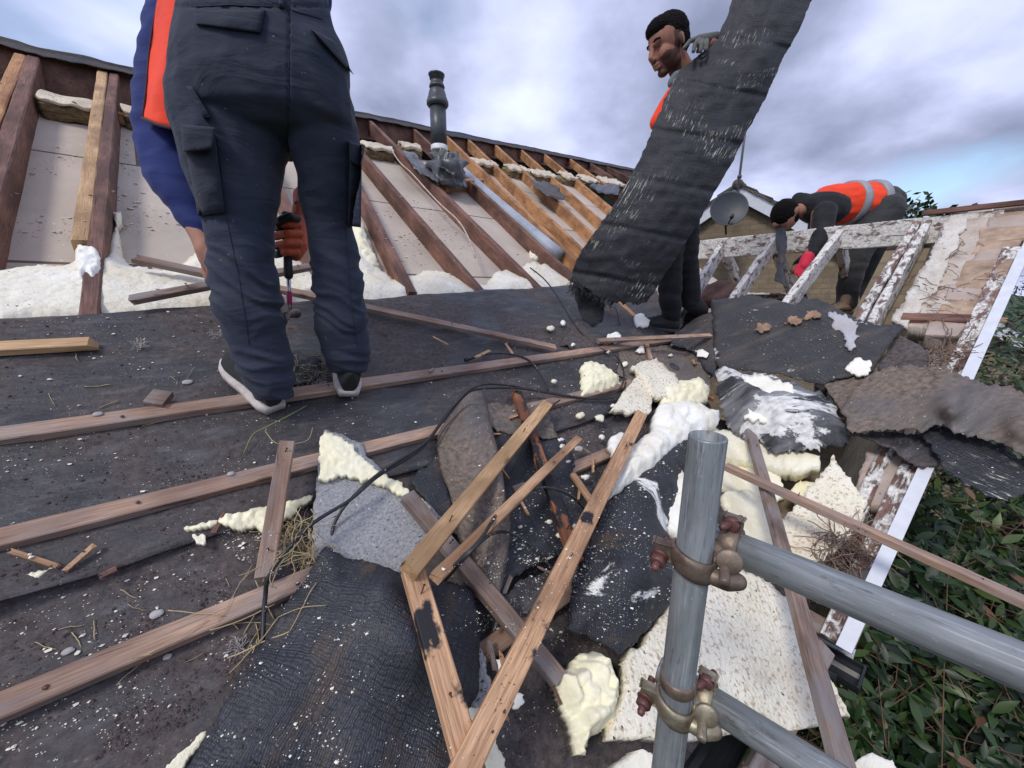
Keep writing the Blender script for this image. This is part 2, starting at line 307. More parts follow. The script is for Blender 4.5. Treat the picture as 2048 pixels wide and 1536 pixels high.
M_GLOVB = mat_plain('black_glove_rubber', (.018, .018, .02), .55); M_GLOVG = mat_plain('grey_glove', (.10, .10, .09), .8); M_PINK = mat_cloth('pink_glove', (.65, .02, .06), .002, 20)
M_SHOE = mat_cloth('charcoal_shoe', (.014, .015, .015), .002, 40, amt=.2); M_SOLE = mat_plain('pale_shoe_sole', (.55, .50, .46), .7, var=.3, bump=.001)
def mat_skin(name, c, beard=None):
    t = T(name); v = t.map(); t.color(t.ramp(t.noise(v, 22, 5), [(.3, tuple(k * .8 for k in c)), (.7, tuple(k * 1.08 for k in c))])); t.rough(.68); t.b.inputs['Specular IOR Level'].default_value = .3; t.bump(t.noise(v, 160, 3), .0004, .5); return t.m
M_SKIN = mat_skin('brown_skin', (.33, .155, .105)); M_SKIN2 = mat_skin('tanned_skin', (.40, .20, .14)); M_HAIR = mat_plain('black_hair', (.005, .004, .004), .85, bump=.006, bs=150, spec=.15)
M_BEARD = mat_plain('stubble', (.09, .04, .028), .7); M_EYE = mat_plain('dark_eye', (.03, .015, .01), .2, bump=0)
M_STRAW = mat_plain('dry_straw', (.42, .33, .18), .85); M_ROOT = mat_plain('dry_roots', (.22, .15, .11), .9); M_FEATH = mat_plain('down_feather', (.5, .46, .43), .95)
M_PEB = mat_plain('pebble', (.38, .36, .34), .7); M_CHIP = mat_foam('foam_crumb', (.85, .83, .74), (.75, .70, .56), grime=.1, bumps=0)
M_GRIT = mat_plain('moss_grit', (.075, .048, .045), .95, var=.6); M_LEAFD = mat_plain('dead_leaf', (.30, .19, .12), .8, var=.4)
# ------------------------------------------------------------------ object helpers
def tag(o, label=None, cat=None, group=None, kind=None):
    if label: o['label'] = label
    if cat: o['category'] = cat
    if group: o['group'] = group
    if kind: o['kind'] = kind
    return o
def thing(name, loc, label, cat, group=None):
    o = bpy.data.objects.new(name, None); COL.objects.link(o); o.location = loc; o.empty_display_size = .1
    return tag(o, label, cat, group)
def wloc(o):
    l = o.location.copy()
    while o.parent: o = o.parent; l = l + o.location
    return l
def link(name, verts, faces, m, parent=None, uv=None, smooth=True, origin=None, attr=None):
    c = origin or V((sum(v.x for v in verts), sum(v.y for v in verts), sum(v.z for v in verts))) / len(verts)
    me = bpy.data.meshes.new(name); me.from_pydata([tuple(v - c) for v in verts], [], faces); me.update()
    if m: me.materials.append(m)
    if uv:
        l = me.uv_layers.new(name='uv')
        for lp in me.loops: l.data[lp.index].uv = uv[lp.vertex_index]
    if smooth: me.polygons.foreach_set('use_smooth', [True] * len(me.polygons))
    if attr:
        a = me.attributes.new('tone', 'FLOAT', 'FACE'); a.data.foreach_set('value', attr)
    o = bpy.data.objects.new(name, me); COL.objects.link(o); o.location = c
    if parent: o.parent = parent; o.location = c - wloc(parent)
    return o
def fix_normals(o):
    bm = bmesh.new(); bm.from_mesh(o.data); bmesh.ops.recalc_face_normals(bm, faces=bm.faces); bm.to_mesh(o.data); bm.free(); return o
def bar(name, p0, p1, wd, th, up, m, parent=None, rag=0, seg=10, bend=0, off=0, wobble=.0012):
    """timber from p0 to p1 (axis on the underside centre); up = direction of its thickness"""
    ax = (p1 - p0); L = ax.length; ax.normalize(); sd_ = up.cross(ax).normalized(); up = ax.cross(sd_).normalized()
    vs_, fs = [], []; rr = random.random() * 99
    ch = min(wd, th) * .10
    prof = [(-wd/2+ch, 0), (wd/2-ch, 0), (wd/2, ch), (wd/2, th-ch), (wd/2-ch, th), (-wd/2+ch, th), (-wd/2, th-ch), (-wd/2, ch)]
    k = len(prof)
    for i in range(seg + 1):
        f = i / seg
        for j, (a, b) in enumerate(prof):
            xx = L * f
            if i == 0 and rag: xx += rag * abs(noise.noise(V((j * 1.7, rr, 0)))) * 2.5
            if i == seg and rag: xx -= rag * abs(noise.noise(V((j * 1.7, rr, 5)))) * 2.5
            nz = noise.noise(V((f * L * 6, j * .7, rr))) * wobble; ny = noise.noise(V((f * L * 5, j * .7, rr + 9))) * wobble
            vs_.append(V((xx, a + ny + bend * sin(f * pi), b + nz)))
    for i in range(seg):
        for j in range(k):
            fs.append((i*k+j, i*k+(j+1) % k, (i+1)*k+(j+1) % k, (i+1)*k+j))
    fs.append(tuple(range(k))[::-1]); fs.append(tuple(seg*k+j for j in range(k)))
    me = bpy.data.meshes.new(name); me.from_pydata([tuple(v) for v in vs_], [], fs); me.update(); me.materials.append(m)
    o = bpy.data.objects.new(name, me); COL.objects.link(o)
    R = Matrix((ax, sd_, up)).transposed().to_4x4(); base = p0 + up * off
    if parent: o.parent = parent; base = base - wloc(parent)
    o.matrix_basis = Matrix.Translation(base) @ R
    return fix_normals(o)
def box(name, c, ax, ay, az, m, parent=None, bev=.003):
    """box centred at c with half-vectors ax, ay, az"""
    bm = bmesh.new(); bmesh.ops.create_cube(bm, size=2)
    for v in bm.verts: v.co = ax * v.co.x + ay * v.co.y + az * v.co.z
    if bev: bmesh.ops.bevel(bm, geom=bm.edges[:], offset=bev, segments=2, affect='EDGES', profile=.6)
    bmesh.ops.recalc_face_normals(bm, faces=bm.faces)
    me = bpy.data.meshes.new(name); bm.to_mesh(me); bm.free(); me.materials.append(m)
    o = bpy.data.objects.new(name, me); COL.objects.link(o); o.location = c - (wloc(parent) if parent else V((0, 0, 0)))
    if parent: o.parent = parent
    return o
def catmull(pts, n):
    out = []
    P_ = [pts[0] * 2 - pts[1]] + list(pts) + [pts[-1] * 2 - pts[-2]]
    segs = len(pts) - 1
    for i in range(n + 1):
        f = i / n * segs; k = min(int(f), segs - 1); t = f - k; a, b, c, d = P_[k:k+4]
        out.append(.5 * ((2 * b) + (c - a) * t + (2 * a - 5 * b + 4 * c - d) * t * t + (3 * b - a - 3 * c + d) * t ** 3))
    return out
def tubegeo(pts, r, k=8, cap=True):
    vs_, fs = [], []; n = len(pts); ref = V((.31, .2, .93)); prev = None
    for i, p in enumerate(pts):
        t = (pts[min(i+1, n-1)] - pts[max(i-1, 0)]).normalized()
        a = (prev - t * prev.dot(t)) if prev is not None else t.cross(ref)
        a.normalize(); prev = a; b = t.cross(a); rr = r[i] if isinstance(r, (list, tuple)) else r
        for j in range(k): vs_.append(p + (a * cos(2*pi*j/k) + b * sin(2*pi*j/k)) * rr)
    for i in range(n - 1):
        for j in range(k): fs.append((i*k+j, i*k+(j+1) % k, (i+1)*k+(j+1) % k, (i+1)*k+j))
    if cap: fs.append(tuple(range(k))[::-1]); fs.append(tuple((n-1)*k+j for j in range(k)))
    return vs_, fs
def tube(name, pts, r, m, parent=None, n=None, k=8):
    if n: pts = catmull(pts, n)
    v, f = tubegeo(pts, r, k); return link(name, v, f, m, parent)
class Acc:
    def __init__(s): s.v = []; s.f = []; s.a = []
    def add(s, v, f, a=0):
        o = len(s.v); s.v += v; s.f += [tuple(i + o for i in q) for q in f]; s.a += [a] * len(f)
def inside(x, y, poly):
    r = False; n = len(poly)
    for i in range(n):
        x1, y1 = poly[i][:2]; x2, y2 = poly[(i+1) % n][:2]
        if (y1 > y) != (y2 > y) and x < (x2-x1)*(y-y1)/(y2-y1)+x1: r = not r
    return r
def segd(x, y, poly):
    b = 1e9; n = len(poly)
    for i in range(n):
        x1, y1 = poly[i][:2]; x2, y2 = poly[(i+1) % n][:2]; dx_, dy_ = x2-x1, y2-y1
        t = max(0, min(1, ((x-x1)*dx_+(y-y1)*dy_)/(dx_*dx_+dy_*dy_+1e-9))); b = min(b, (x-x1-t*dx_)**2+(y-y1-t*dy_)**2)
    return sqrt(b)
def vorb(p, cell):
    d, _ = noise.voronoi(p / cell); return max(0, 1 - d[0] ** 2 * 1.6)
def patch(name, outline, m, parent=None, off=.02, sp=9, th=.004, jag=2.5, amp=.006, freq=7, pop=0, cell=.03, dome=0, dw=30, plane=0, inner=(), uvrot=0, uvs=1.0, edge=0, smooth=True):
    """irregular sheet or slab lying on the roof slopes; its outline is cut in plan, then given real thickness"""
    rr = random.random() * 50; ol = [(q[0], q[1], q[2] if len(q) > 2 else off) for q in outline]
    ctrl = ol + [(q[0], q[1], q[2]) for q in inner]; bd = []
    n = len(ol)
    for i in range(n):
        a, b = ol[i], ol[(i+1) % n]; L = sqrt((b[0]-a[0])**2+(b[1]-a[1])**2); k = max(1, int(L / (sp*.55)))
        nx, ny = -(b[1]-a[1])/(L+1e-6), (b[0]-a[0])/(L+1e-6)
        for j in range(k):
            f = j / k; x_ = a[0]+(b[0]-a[0])*f; y_ = a[1]+(b[1]-a[1])*f
            d = jag * (noise.noise(V((x_*.13, y_*.13, rr))) * 1.3 + noise.noise(V((x_*.035, y_*.035, rr))) * 1.8) if j else 0
            bd.append((x_+nx*d, y_+ny*d))
    xs = [q[0] for q in bd]; ys = [q[1] for q in bd]; pts = list(bd); y_ = min(ys); row = 0
    while y_ < max(ys):
        x_ = min(xs) + (row % 2) * sp / 2
        while x_ < max(xs):
            X, Y = x_ + random.uniform(-.2, .2)*sp, y_ + random.uniform(-.2, .2)*sp
            if inside(X, Y, bd) and segd(X, Y, bd) > sp*.45: pts.append((X, Y))
            x_ += sp
        y_ += sp * .87; row += 1
    nb = len(bd)
    res = delaunay_2d_cdt([V((a, b)) for a, b in pts], [], [list(range(nb))], 1, 1e-4)
    P2, tris = res[0], [tuple(t) for t in res[2]]
    vv, uv, nn = [], [], []
    pn = {1: N1, 2: N2}.get(plane)
    for p in P2:
        sw = so_ = 0
        for c in ctrl:
            w_ = 1 / (((p.x-c[0])**2+(p.y-c[1])**2)**1.3 + 1); sw += w_; so_ += w_ * c[2]
        o_ = so_ / sw; ed = min(1, segd(p.x, p.y, bd) / dw)
        q = G(p.x, p.y, o_, plane)
        if plane == 'Z': nrm = (CAM - q).normalized()
        elif pn: nrm = pn
        else:
            g1 = (q-CAM).dot(N1)+H1; g2 = (q-CAM).dot(N2)+H2; k = max(0, min(1, .5+(g1-g2)*4)); nrm = (N1*(1-k)+N2*k).normalized()
        h = amp * noise.noise(q * freq + V((rr, 0, 0))) + amp * .5 * noise.noise(q * freq * 2.6 + V((rr, 3, 0)))
        if dome: h += dome * sin(ed * pi / 2)
        if pop:
            qq = q + V((noise.noise(q*18), noise.noise(q*18+V((9, 0, 0))), noise.noise(q*18+V((0, 9, 0))))) * cell * .35
            h += pop * (vorb(qq, cell) + .45 * vorb(qq + V((3, 1, 2)), cell * .5)) * (.35 + .65 * ed)
        if edge: h -= edge * (1 - ed)
        vv.append(q + nrm * h); nn.append(nrm)
        r_ = q - CAM
        a, b = (r_.dot(W), r_.dot(S2)) if (plane == 2) else (r_.dot(U), r_.dot(S1)) if plane != 'Z' else (r_.x, r_.z)
        uv.append(((a*cos(uvrot)-b*sin(uvrot))*uvs, (a*sin(uvrot)+b*cos(uvrot))*uvs))
    N = len(vv)
    cnt = {}
    for t in tris:
        for i in range(3):
            e_ = (t[i], t[(i+1) % 3]); cnt[e_] = cnt.get(e_, 0) + 1
    be = [e_ for e_ in cnt if (e_[1], e_[0]) not in cnt]
    faces = list(tris) + [tuple(i + N for i in t[::-1]) for t in tris] + [(b, a, a+N, b+N) for a, b in be]
    bot = [p - q * (th * (1 + .3 * noise.noise(p * 30))) for p, q in zip(vv, nn)]
    o = link(name, vv + bot, faces, m, parent, uv + uv, smooth)
    return fix_normals(o)
def sheet(name, rows, m, parent=None, nu=50, nv=30, th=.003, amp=.004, freq=8, jag=.01, jagends=None, uvs=1.0, close=False):
    """curved sheet through a grid of 3-D points"""
    cols = [catmull(r, nv) for r in rows]; grid = [catmull([c[j] for c in cols], nu) for j in range(nv + 1)]  # grid[j][i]
    rr = random.random() * 50; vs_, uv, nn = [], [], []
    L1 = sum((grid[nv//2][i+1]-grid[nv//2][i]).length for i in range(nu)); L2 = sum((grid[j+1][nu//2]-grid[j][nu//2]).length for j in range(nv))
    je = jag if jagends is None else jagends
    for j in range(nv + 1):
        for i in range(nu + 1):
            p = grid[j][i]; a = grid[j][min(i+1, nu)] - grid[j][max(i-1, 0)]; b = grid[min(j+1, nv)][i] - grid[max(j-1, 0)][i]
            n_ = a.cross(b); n_ = n_.normalized() if n_.length > 1e-9 else V((0, 0, 1))
            q = p + n_ * (amp * noise.noise(p * freq + V((rr, 0, 0))) + amp * .4 * noise.noise(p * freq * 3 + V((0, rr, 0))))
            if j in (0, nv): q += b.normalized() * jag * (noise.noise(p * 22 + V((rr, 0, 0))) + .6 * noise.noise(p * 70))
            if i in (0, nu): q += a.normalized() * je * (noise.noise(p * 25 + V((0, rr, 0))) * 1.2 + .9 * noise.noise(p * 90))
            vs_.append(q); nn.append(n_); uv.append((j/nv*L2*uvs, i/nu*L1*uvs))
    k = nu + 1; N = len(vs_); f = []
    for j in range(nv):
        for i in range(nu): f.append((j*k+i, j*k+i+1, (j+1)*k+i+1, (j+1)*k+i))
    f2 = [tuple(i + N for i in q[::-1]) for q in f]; side = []
    for i in range(nu): side += [(i+1, i, i+N, i+1+N), (nv*k+i, nv*k+i+1, nv*k+i+1+N, nv*k+i+N)]
    for j in range(nv): side += [(j*k, (j+1)*k, (j+1)*k+N, j*k+N), ((j+1)*k+nu, j*k+nu, j*k+nu+N, (j+1)*k+nu+N)]
    o = link(name, vs_ + [p - q * th for p, q in zip(vs_, nn)], f + f2 + side, m, parent, uv + uv)
    return fix_normals(o)
def lathe(name, prof, base, axis, m, parent=None, k=32, wob=0):
    axis = axis.normalized(); a = axis.cross(V((.3, .9, .1))).normalized(); b = axis.cross(a); vs_, fs = [], []
    for r, h in prof:
        for j in range(k):
            ww = 1 + wob * noise.noise(V((cos(2*pi*j/k) * 2, sin(2*pi*j/k) * 2, h * 12)))
            vs_.append(base + axis * h + (a * cos(2*pi*j/k) + b * sin(2*pi*j/k)) * r * ww)
    for i in range(len(prof) - 1):
        for j in range(k): fs.append((i*k+j, i*k+(j+1) % k, (i+1)*k+(j+1) % k, (i+1)*k+j))
    fs.append(tuple(range(k))[::-1]); fs.append(tuple((len(prof)-1)*k+j for j in range(k)))
    return fix_normals(link(name, vs_, fs, m, parent))
# ---- fused bodies
def cone_between(bm, p0, r0, p1, r1, k=14):
    d = p1 - p0
    if d.length < 1e-5: return
    q = d.to_track_quat('Z', 'Y').to_matrix().to_4x4()
    bmesh.ops.create_cone(bm, cap_ends=True, segments=k, radius1=r0, radius2=r1, depth=d.length, matrix=Matrix.Translation((p0+p1)/2) @ q)
def fuse(name, m, parent=None, chains=(), ells=(), rings=(), voxel=.008, smooth=6, deform=None):
    """grow one continuous surface round joints (centre, radius), ellipsoids and lofted rings"""
    bm = bmesh.new()
    for ch in chains:
        for i, (p, r) in enumerate(ch):
            bmesh.ops.create_icosphere(bm, subdivisions=2, radius=r, matrix=Matrix.Translation(p))
            if i: cone_between(bm, ch[i-1][0], ch[i-1][1], p, r)
    for c, (ax, ay, az) in ells:
        R = Matrix((ax, ay, az)).transposed().to_4x4(); bmesh.ops.create_icosphere(bm, subdivisions=4, radius=1, matrix=Matrix.Translation(c) @ R)
    for rg in rings:
        rows = []
        for ring in rg: rows.append([bm.verts.new(p) for p in ring])
        for i in range(len(rows) - 1):
            k = len(rows[i])
            for j in range(k): bm.faces.new((rows[i][j], rows[i][(j+1) % k], rows[i+1][(j+1) % k], rows[i+1][j]))
        bm.faces.new(rows[0][::-1]); bm.faces.new(rows[-1])
    bmesh.ops.recalc_face_normals(bm, faces=bm.faces)
    me = bpy.data.meshes.new('tmp'); bm.to_mesh(me); bm.free(); o = bpy.data.objects.new('tmp', me); COL.objects.link(o)
    r = o.modifiers.new('r', 'REMESH'); r.mode = 'VOXEL'; r.voxel_size = voxel
    if smooth: s_ = o.modifiers.new('s', 'SMOOTH'); s_.factor = .5; s_.iterations = smooth
    dg = bpy.context.evaluated_depsgraph_get(); ev = o.evaluated_get(dg); m2 = bpy.data.meshes.new_from_object(ev)
    vv = [v.co.copy() for v in m2.vertices]; nn = [v.normal.copy() for v in m2.vertices]; ff = [tuple(p.vertices) for p in m2.polygons]
    bpy.data.objects.remove(o); bpy.data.meshes.remove(me); bpy.data.meshes.remove(m2)
    if deform: vv = [v + n_ * deform(v, n_) for v, n_ in zip(vv, nn)]
    return link(name, vv, ff, m, parent)
def ringrow(xl, xr, y, d, kd=.9, k=20, tilt=0):
    c = PZ((xl+xr)/2, y, d); hw = (xr-xl)/2/F*d
    return [c + V((1, 0, 0)) * hw * cos(2*pi*j/k) + V((0, 1, -.1)) * hw * kd * sin(2*pi*j/k) for j in range(k)]
def loft(rows, kd=.9): return [ringrow(xl, xr, y, d, kd) for y, xl, xr, d in rows]
def pillow(name, c4, thick, m, parent, bulge=.01, n=14, amp=.003):
    a, b, c, d = c4; vs_ = []
    nrm = (b - a).cross(d - a).normalized()
    if nrm.dot(CAM - a) < 0: nrm = -nrm
    for j in range(n + 1):
        for i in range(n + 1):
            f, g = i / n, j / n; p = (a*(1-f)+b*f)*(1-g)+(d*(1-f)+c*f)*g
            vs_.append(p + nrm * (bulge * (sin(pi*f)*sin(pi*g))**.4 + amp * noise.noise(p * 30)))
    k = n + 1; N = len(vs_); f = [(j*k+i, j*k+i+1, (j+1)*k+i+1, (j+1)*k+i) for j in range(n) for i in range(n)]
    f += [tuple(i+N for i in q[::-1]) for q in f]
    for i in range(n):
        f += [(i+1, i, i+N, i+1+N), (n*k+i, n*k+i+1, n*k+i+1+N, n*k+i+N), (i*k, (i+1)*k, (i+1)*k+N, i*k+N), ((i+1)*k+n, i*k+n, i*k+n+N, (i+1)*k+n+N)]
    return fix_normals(link(name, vs_ + [p - nrm * thick for p in vs_], f, m, parent))
def crumb(acc, p, s, flat=.6, n=None):
    k = random.random() * 6; pts = []
    for a, b, c in ((1, 0, 0), (-1, 0, 0), (0, 1, 0), (0, -1, 0), (0, 0, 1), (0, 0, -1), (.6, .6, .5), (-.6, -.5, .5)):
        q = V((a*cos(k)-b*sin(k), a*sin(k)+b*cos(k), c * flat)); pts.append(p + q * s * random.uniform(.6, 1.25))
    acc.add(pts, [(0, 6, 4), (0, 2, 6), (6, 2, 4), (1, 7, 4), (1, 3, 7), (7, 3, 4), (2, 1, 4), (3, 0, 4), (2, 0, 5), (1, 2, 5), (3, 1, 5), (0, 3, 5)])
# ================================================================== SETTING
def grid_ground():
    vs_, fs = [], []; R = [0, 3, 6, 12, 25, 60, 150, 400, 1200]; k = 40
    vs_.append(V((0, 0, 0)))
    for r in R[1:]:
        for j in range(k): vs_.append(V((r*cos(2*pi*j/k), r*sin(2*pi*j/k), .12*noise.noise(V((r*cos(2*pi*j/k)*.2, r*sin(2*pi*j/k)*.2, 0))))))
    for j in range(k): fs.append((0, 1+j, 1+(j+1) % k))
    for i in range(len(R)-2):
        for j in range(k): fs.append((1+i*k+j, 1+(i+1)*k+j, 1+(i+1)*k+(j+1) % k, 1+i*k+(j+1) % k))
    t = T('grass_ground'); v = t.map(); t.color(t.ramp(t.noise(v, .6, 8, .7), [(.3, (.018, .03, .012)), (.7, (.05, .07, .025))])); t.rough(.95); t.bump(t.noise(v, 12, 5), .05, 1)
    return tag(link('ground', vs_, fs, t.m, origin=V((0, 0, 0))), kind='structure')
grid_ground()
# ================================================================== MAIN ROOF
RP = M(.6, -.35, -.2); roof = thing('house_roof', V((RP.x, RP.y, 0)), 'long main roof half stripped to bare rafters, with black felt and battens left on its lower slope', 'roof')
def valley_u(s): return (H2 - cos(TH)**2 * H1 + s * sin(TH) * cos(TH)) / sin(TH)
def feltgrid(name, m, lo, hi, off, u0=-2.6, step=.016, amp=.009, droop=0, th=.003):
    vs_, uv, row = [], [], []; n = int((hi(0) - lo(0)) / step); rr = random.random() * 20; rows = []
    nu = int((4.2 - u0) / step)
    for i in range(nu + 1):
        u = u0 + i * step; a, b = lo(u), hi(u); col = []
        for j in range(n + 1):
            s = a + (b - a) * j / n
            if u > valley_u(s) + .03: col.append(None); continue
            h = amp * (noise.noise(V((u * 1.1, s * 7, rr))) + .7 * noise.noise(V((u * 3.2, s * 15, rr))) + .35 * noise.noise(V((u * 14, s * 30, rr))))
            h += .007 * noise.noise(V((u * 1.6 + s * 3, s * 2, rr + 4))) - .006 * (1 - cos((u - .02) * 2 * pi / .45)) / 2
            if droop and j < 4: h += droop * (1 - j / 4) * (.4 + noise.noise(V((u * 2.3, rr, 0))))
            h = max(h, -.009)
            col.append(len(vs_)); vs_.append(M(u, s, off + h)); uv.append((u, s))
        rows.append(col)
    f = []
    for i in range(nu):
        for j in range(n):
            q = (rows[i][j], rows[i+1][j], rows[i+1][j+1], rows[i][j+1])
            if None not in q: f.append(q)
    o = link(name, vs_, f, m, roof, uv); md = o.modifiers.new('thick', 'SOLIDIFY'); md.thickness = th; md.offset = -1; return o
nz = noise.noise
feltgrid('roofing_felt', M_FELT, lambda u: .565 + .02*nz(V((u*1.3, 0, 0))) + .006*nz(V((u*7, 1, 0))), lambda u: 1.445 + .095*u + .02*nz(V((u*2.6, 4, 0))) + .008*nz(V((u*14, 4, 0))), .004, droop=.022)
feltgrid('roofing_felt', M_FELTB, lambda u: .185 + .03*nz(V((u*1.5, 7, 0))), lambda u: .64, -.010, droop=.028)
feltgrid('roofing_felt', M_FELTB, lambda u: -.36 + .01*nz(V((u*2, 9, 0))), lambda u: .26, -.024)
def ubar(name, u0, u1, s, wd, th, m, off=0, **k):
    return bar(name, M(u0, s, off), M(u1, s, off), wd, th, N1, m, roof, **k)
ubar('batten', -2.2, 3.0, .955, .042, .024, MW['batten'], .002, seg=40)
ubar('batten', -2.2, 1.72, .685, .042, .024, MW['batten'], .002, seg=40)
ubar('batten', -2.2, 1.26, .385, .042, .026, MW['batten'], -.008, seg=40)
ubar('batten', -.2, 1.05, .065, .044, .026, MW['batten'], -.02, seg=30)
ubar('batten', -2.2, -.205, 1.265, .038, .022, MW['pale'], .004, rag=.05, seg=20)
for u_, s_ in ((-.62, .955), (-.15, .955), (.32, .955), (.75, .955), (-.6, .685), (-.15, .685), (.3, .685), (-.28, .385), (.11, .385), (-.62, .385)):
    lathe('nail', [(.0, .0), (.0035, .0), (.004, .0015), (.001, .0025)], M(u_ + random.uniform(-.02, .02), s_ + random.uniform(-.008, .008), .0285 if s_ > .5 else .0185), N1, M_BOLT, roof, 8)
# ---- ridge, rafters
RT = [(-60, 78), (0, 90), (62, 108), (215, 140), (270, 150), (500, 195), (720, 235), (860, 262), (1000, 290), (1130, 314), (1250, 338), (1330, 353)]
RP3 = [G(x, y, 0, 1) for x, y in RT]
def strip(name, pts, prof, m, parent):
    """extrude a cross-section (list of world offset vectors) along pts"""
    k = len(prof); vs_ = [p + q for p in pts for q in prof]; f = [(i*k+j, i*k+(j+1) % k, (i+1)*k+(j+1) % k, (i+1)*k+j) for i in range(len(pts)-1) for j in range(k)]
    f += [tuple(range(k))[::-1], tuple((len(pts)-1)*k+j for j in range(k))]
    return fix_normals(link(name, vs_, f, m, parent, smooth=False, uv=[(0, 0)]*len(vs_)))
RP3[0] = RP3[0] + (RP3[0] - RP3[1]) * 2
strip('ridge_board', catmull(RP3, 60), [V((0, 0, .02)) + W*.01, V((0, 0, .02)) + W*.045, V((0, 0, -.2)) + W*.045, V((0, 0, -.2)) + W*.01], MW['old'], roof)
rp = catmull(RP3, 120)
sheet('ridge_felt', [[p + W*.5 - Z*.30 for p in rp[::8]], [p + W*.06 + Z*.035 for p in rp[::8]], [p - W*.005 + Z*.03 for p in rp[::8]], [p - W*(.05+.04*nz(p*1.3)) - Z*(.012+.025*abs(nz(p*1.7))) for p in rp[::8]]], M_FELT, roof, 14, 160, .004, .012, 5, .012)
far = [[p + W*.046 + Z*.01 for p in rp[::12]], [p + W*3 - Z*1.95 for p in rp[::12]]]
sheet('rear_slope_felt', far, M_FELT, roof, 4, 30, .004, .01)
def rafter(b, t, m, ext=0, wd=.045, dp=.12, o_=0, plane=1):
    p, q = G(*b, 0, plane), G(*t, 0, plane); d = (q - p).normalized(); p = p - d * ext
    return bar('rafter', p, q, wd, dp, N1 if plane == 1 else N2, m, roof if plane == 1 else gable, off=-dp + o_, seg=24, wobble=.002)
rafter((178, 612), (228, 142), MW['old'], .05); rafter((160, 480), (205, 139), MW['pale'], 0, .05, .10)
rafter((-75, 560), (66, 112), MW['old'], .1, .055); rafter((-160, 560), (40, 108), MW['orange'], 0, .05)
rafter((655, 590), (478, 190), MW['old']); rafter((826, 584), (640, 214), MW['old'])
rafter((964, 580), (655, 223), MW['old'], .02); rafter((1083, 577), (741, 241), MW['old'], .02, .05); rafter((1137, 541), (829, 258), MW['old'], .35)
for b, t in (((1154, 520), (890, 268)), ((1164, 496), (937, 278)), ((1185, 465), (991, 289)), ((1203, 440), (1044, 300)), ((1220, 412), (1090, 308)), ((1240, 390), (1140, 317)), ((1256, 372), (1180, 325)), ((1275, 362), (1214, 332))):
    rafter(b, t, MW['orange'] if t[0] < 1150 else MW['old'], .9 if t[0] < 1000 else .6, .05)
# ceiling boards under the rafters
def boards():
    vs_, uv, f = [], [], []; n = 120; us_ = [-2.6 + 8.0*i/n for i in range(n+1)]
    def shi(u):
        for a, b in zip(RP3, RP3[1:]):
            ua, ub = (a-CAM).dot(U), (b-CAM).dot(U)
            if ua <= u <= ub: return (a-CAM).dot(S1) + ((b-CAM).dot(S1)-(a-CAM).dot(S1))*(u-ua)/(ub-ua)
        return 4.2 if u < 0 else 7.5
    for u in us_:
        a, b = 1.25, shi(u) - .55 - .1*max(0, u)
        for j in range(31):
            s = a + (b-a)*j/30; vs_.append(M(u, s, -.115 + .004*nz(V((u*3, s*3, 0))))); uv.append((u, s))
    for i in range(n):
        for j in range(30): f.append((i*31+j, (i+1)*31+j, (i+1)*31+j+1, i*31+j+1))
    o = link('ceiling_board', vs_, f, M_BOARD, roof, uv); o.modifiers.new('t', 'SOLIDIFY').thickness = .012
boards()
link('loft_shade_sheet', [M(-2.6, -.2, -.45), M(4.5, 1, -.45), M(7, 7.2, -.6), M(-2.6, 4.5, -.45)], [(0, 1, 2, 3)], M_DARK, roof, smooth=False)  # dark sheet added under the rafters, its colour paints the loft's shade
# spray foam between the rafters
FO = [(-60, 665), (0, 662), (330, 645), (640, 625), (860, 610), (1160, 600), (1180, 548), (1120, 525), (1075, 508), (1040, 520), (1000, 528), (975, 552), (950, 545), (900, 528), (860, 522), (830, 532), (790, 540), (765, 520), (745, 470), (715, 425), (700, 470), (640, 520), (600, 500), (560, 460), (520, 470), (480, 480), (430, 470), (395, 472), (360, 500), (345, 515), (290, 508), (255, 500), (235, 480), (226, 420), (214, 452), (205, 478), (160, 470), (150, 478), (120, 495), (60, 492), (0, 500), (-60, 505)]
patch('spray_foam', FO, M_FOAMR, roof, off=-.012, sp=8, th=.07, jag=3, amp=.007, freq=4, pop=.003, cell=.035, plane=1, edge=.062, dw=38)
patch('spray_foam', [(1060, 490), (1072, 487), (1092, 505), (1085, 515), (1065, 508)], M_FOAM, roof, off=-.07, sp=5, th=.03, jag=1, pop=.03, cell=.06, plane=1, edge=.03)
patch('spray_foam', [(700, 470), (712, 420), (728, 440), (738, 480), (760, 520), (735, 530), (706, 520)], M_FOAMY, roof, off=-.03, sp=5, th=.04, jag=2, pop=.03, cell=.05, plane=1, edge=.03)
patch('spray_foam', [(222, 412), (238, 410), (240, 432), (230, 438)], M_FOAM, roof, off=-.05, sp=4, th=.03, jag=1, pop=.02, cell=.03, plane=1, edge=.03)
patch('spray_foam', [(150, 478), (185, 480), (203, 500), (206, 540), (190, 556), (172, 548), (158, 552), (148, 520)], M_FOAMW, roof, off=.004, sp=4, th=.03, jag=4, amp=.006, pop=.01, cell=.03, plane=1, edge=.02, dw=10)
# header block, end wall of the house below
bar('header_joist', G(886, 384, -.1, 1), G(960, 378, -.1, 1), .045, .105, N1, MW['orange'], roof)
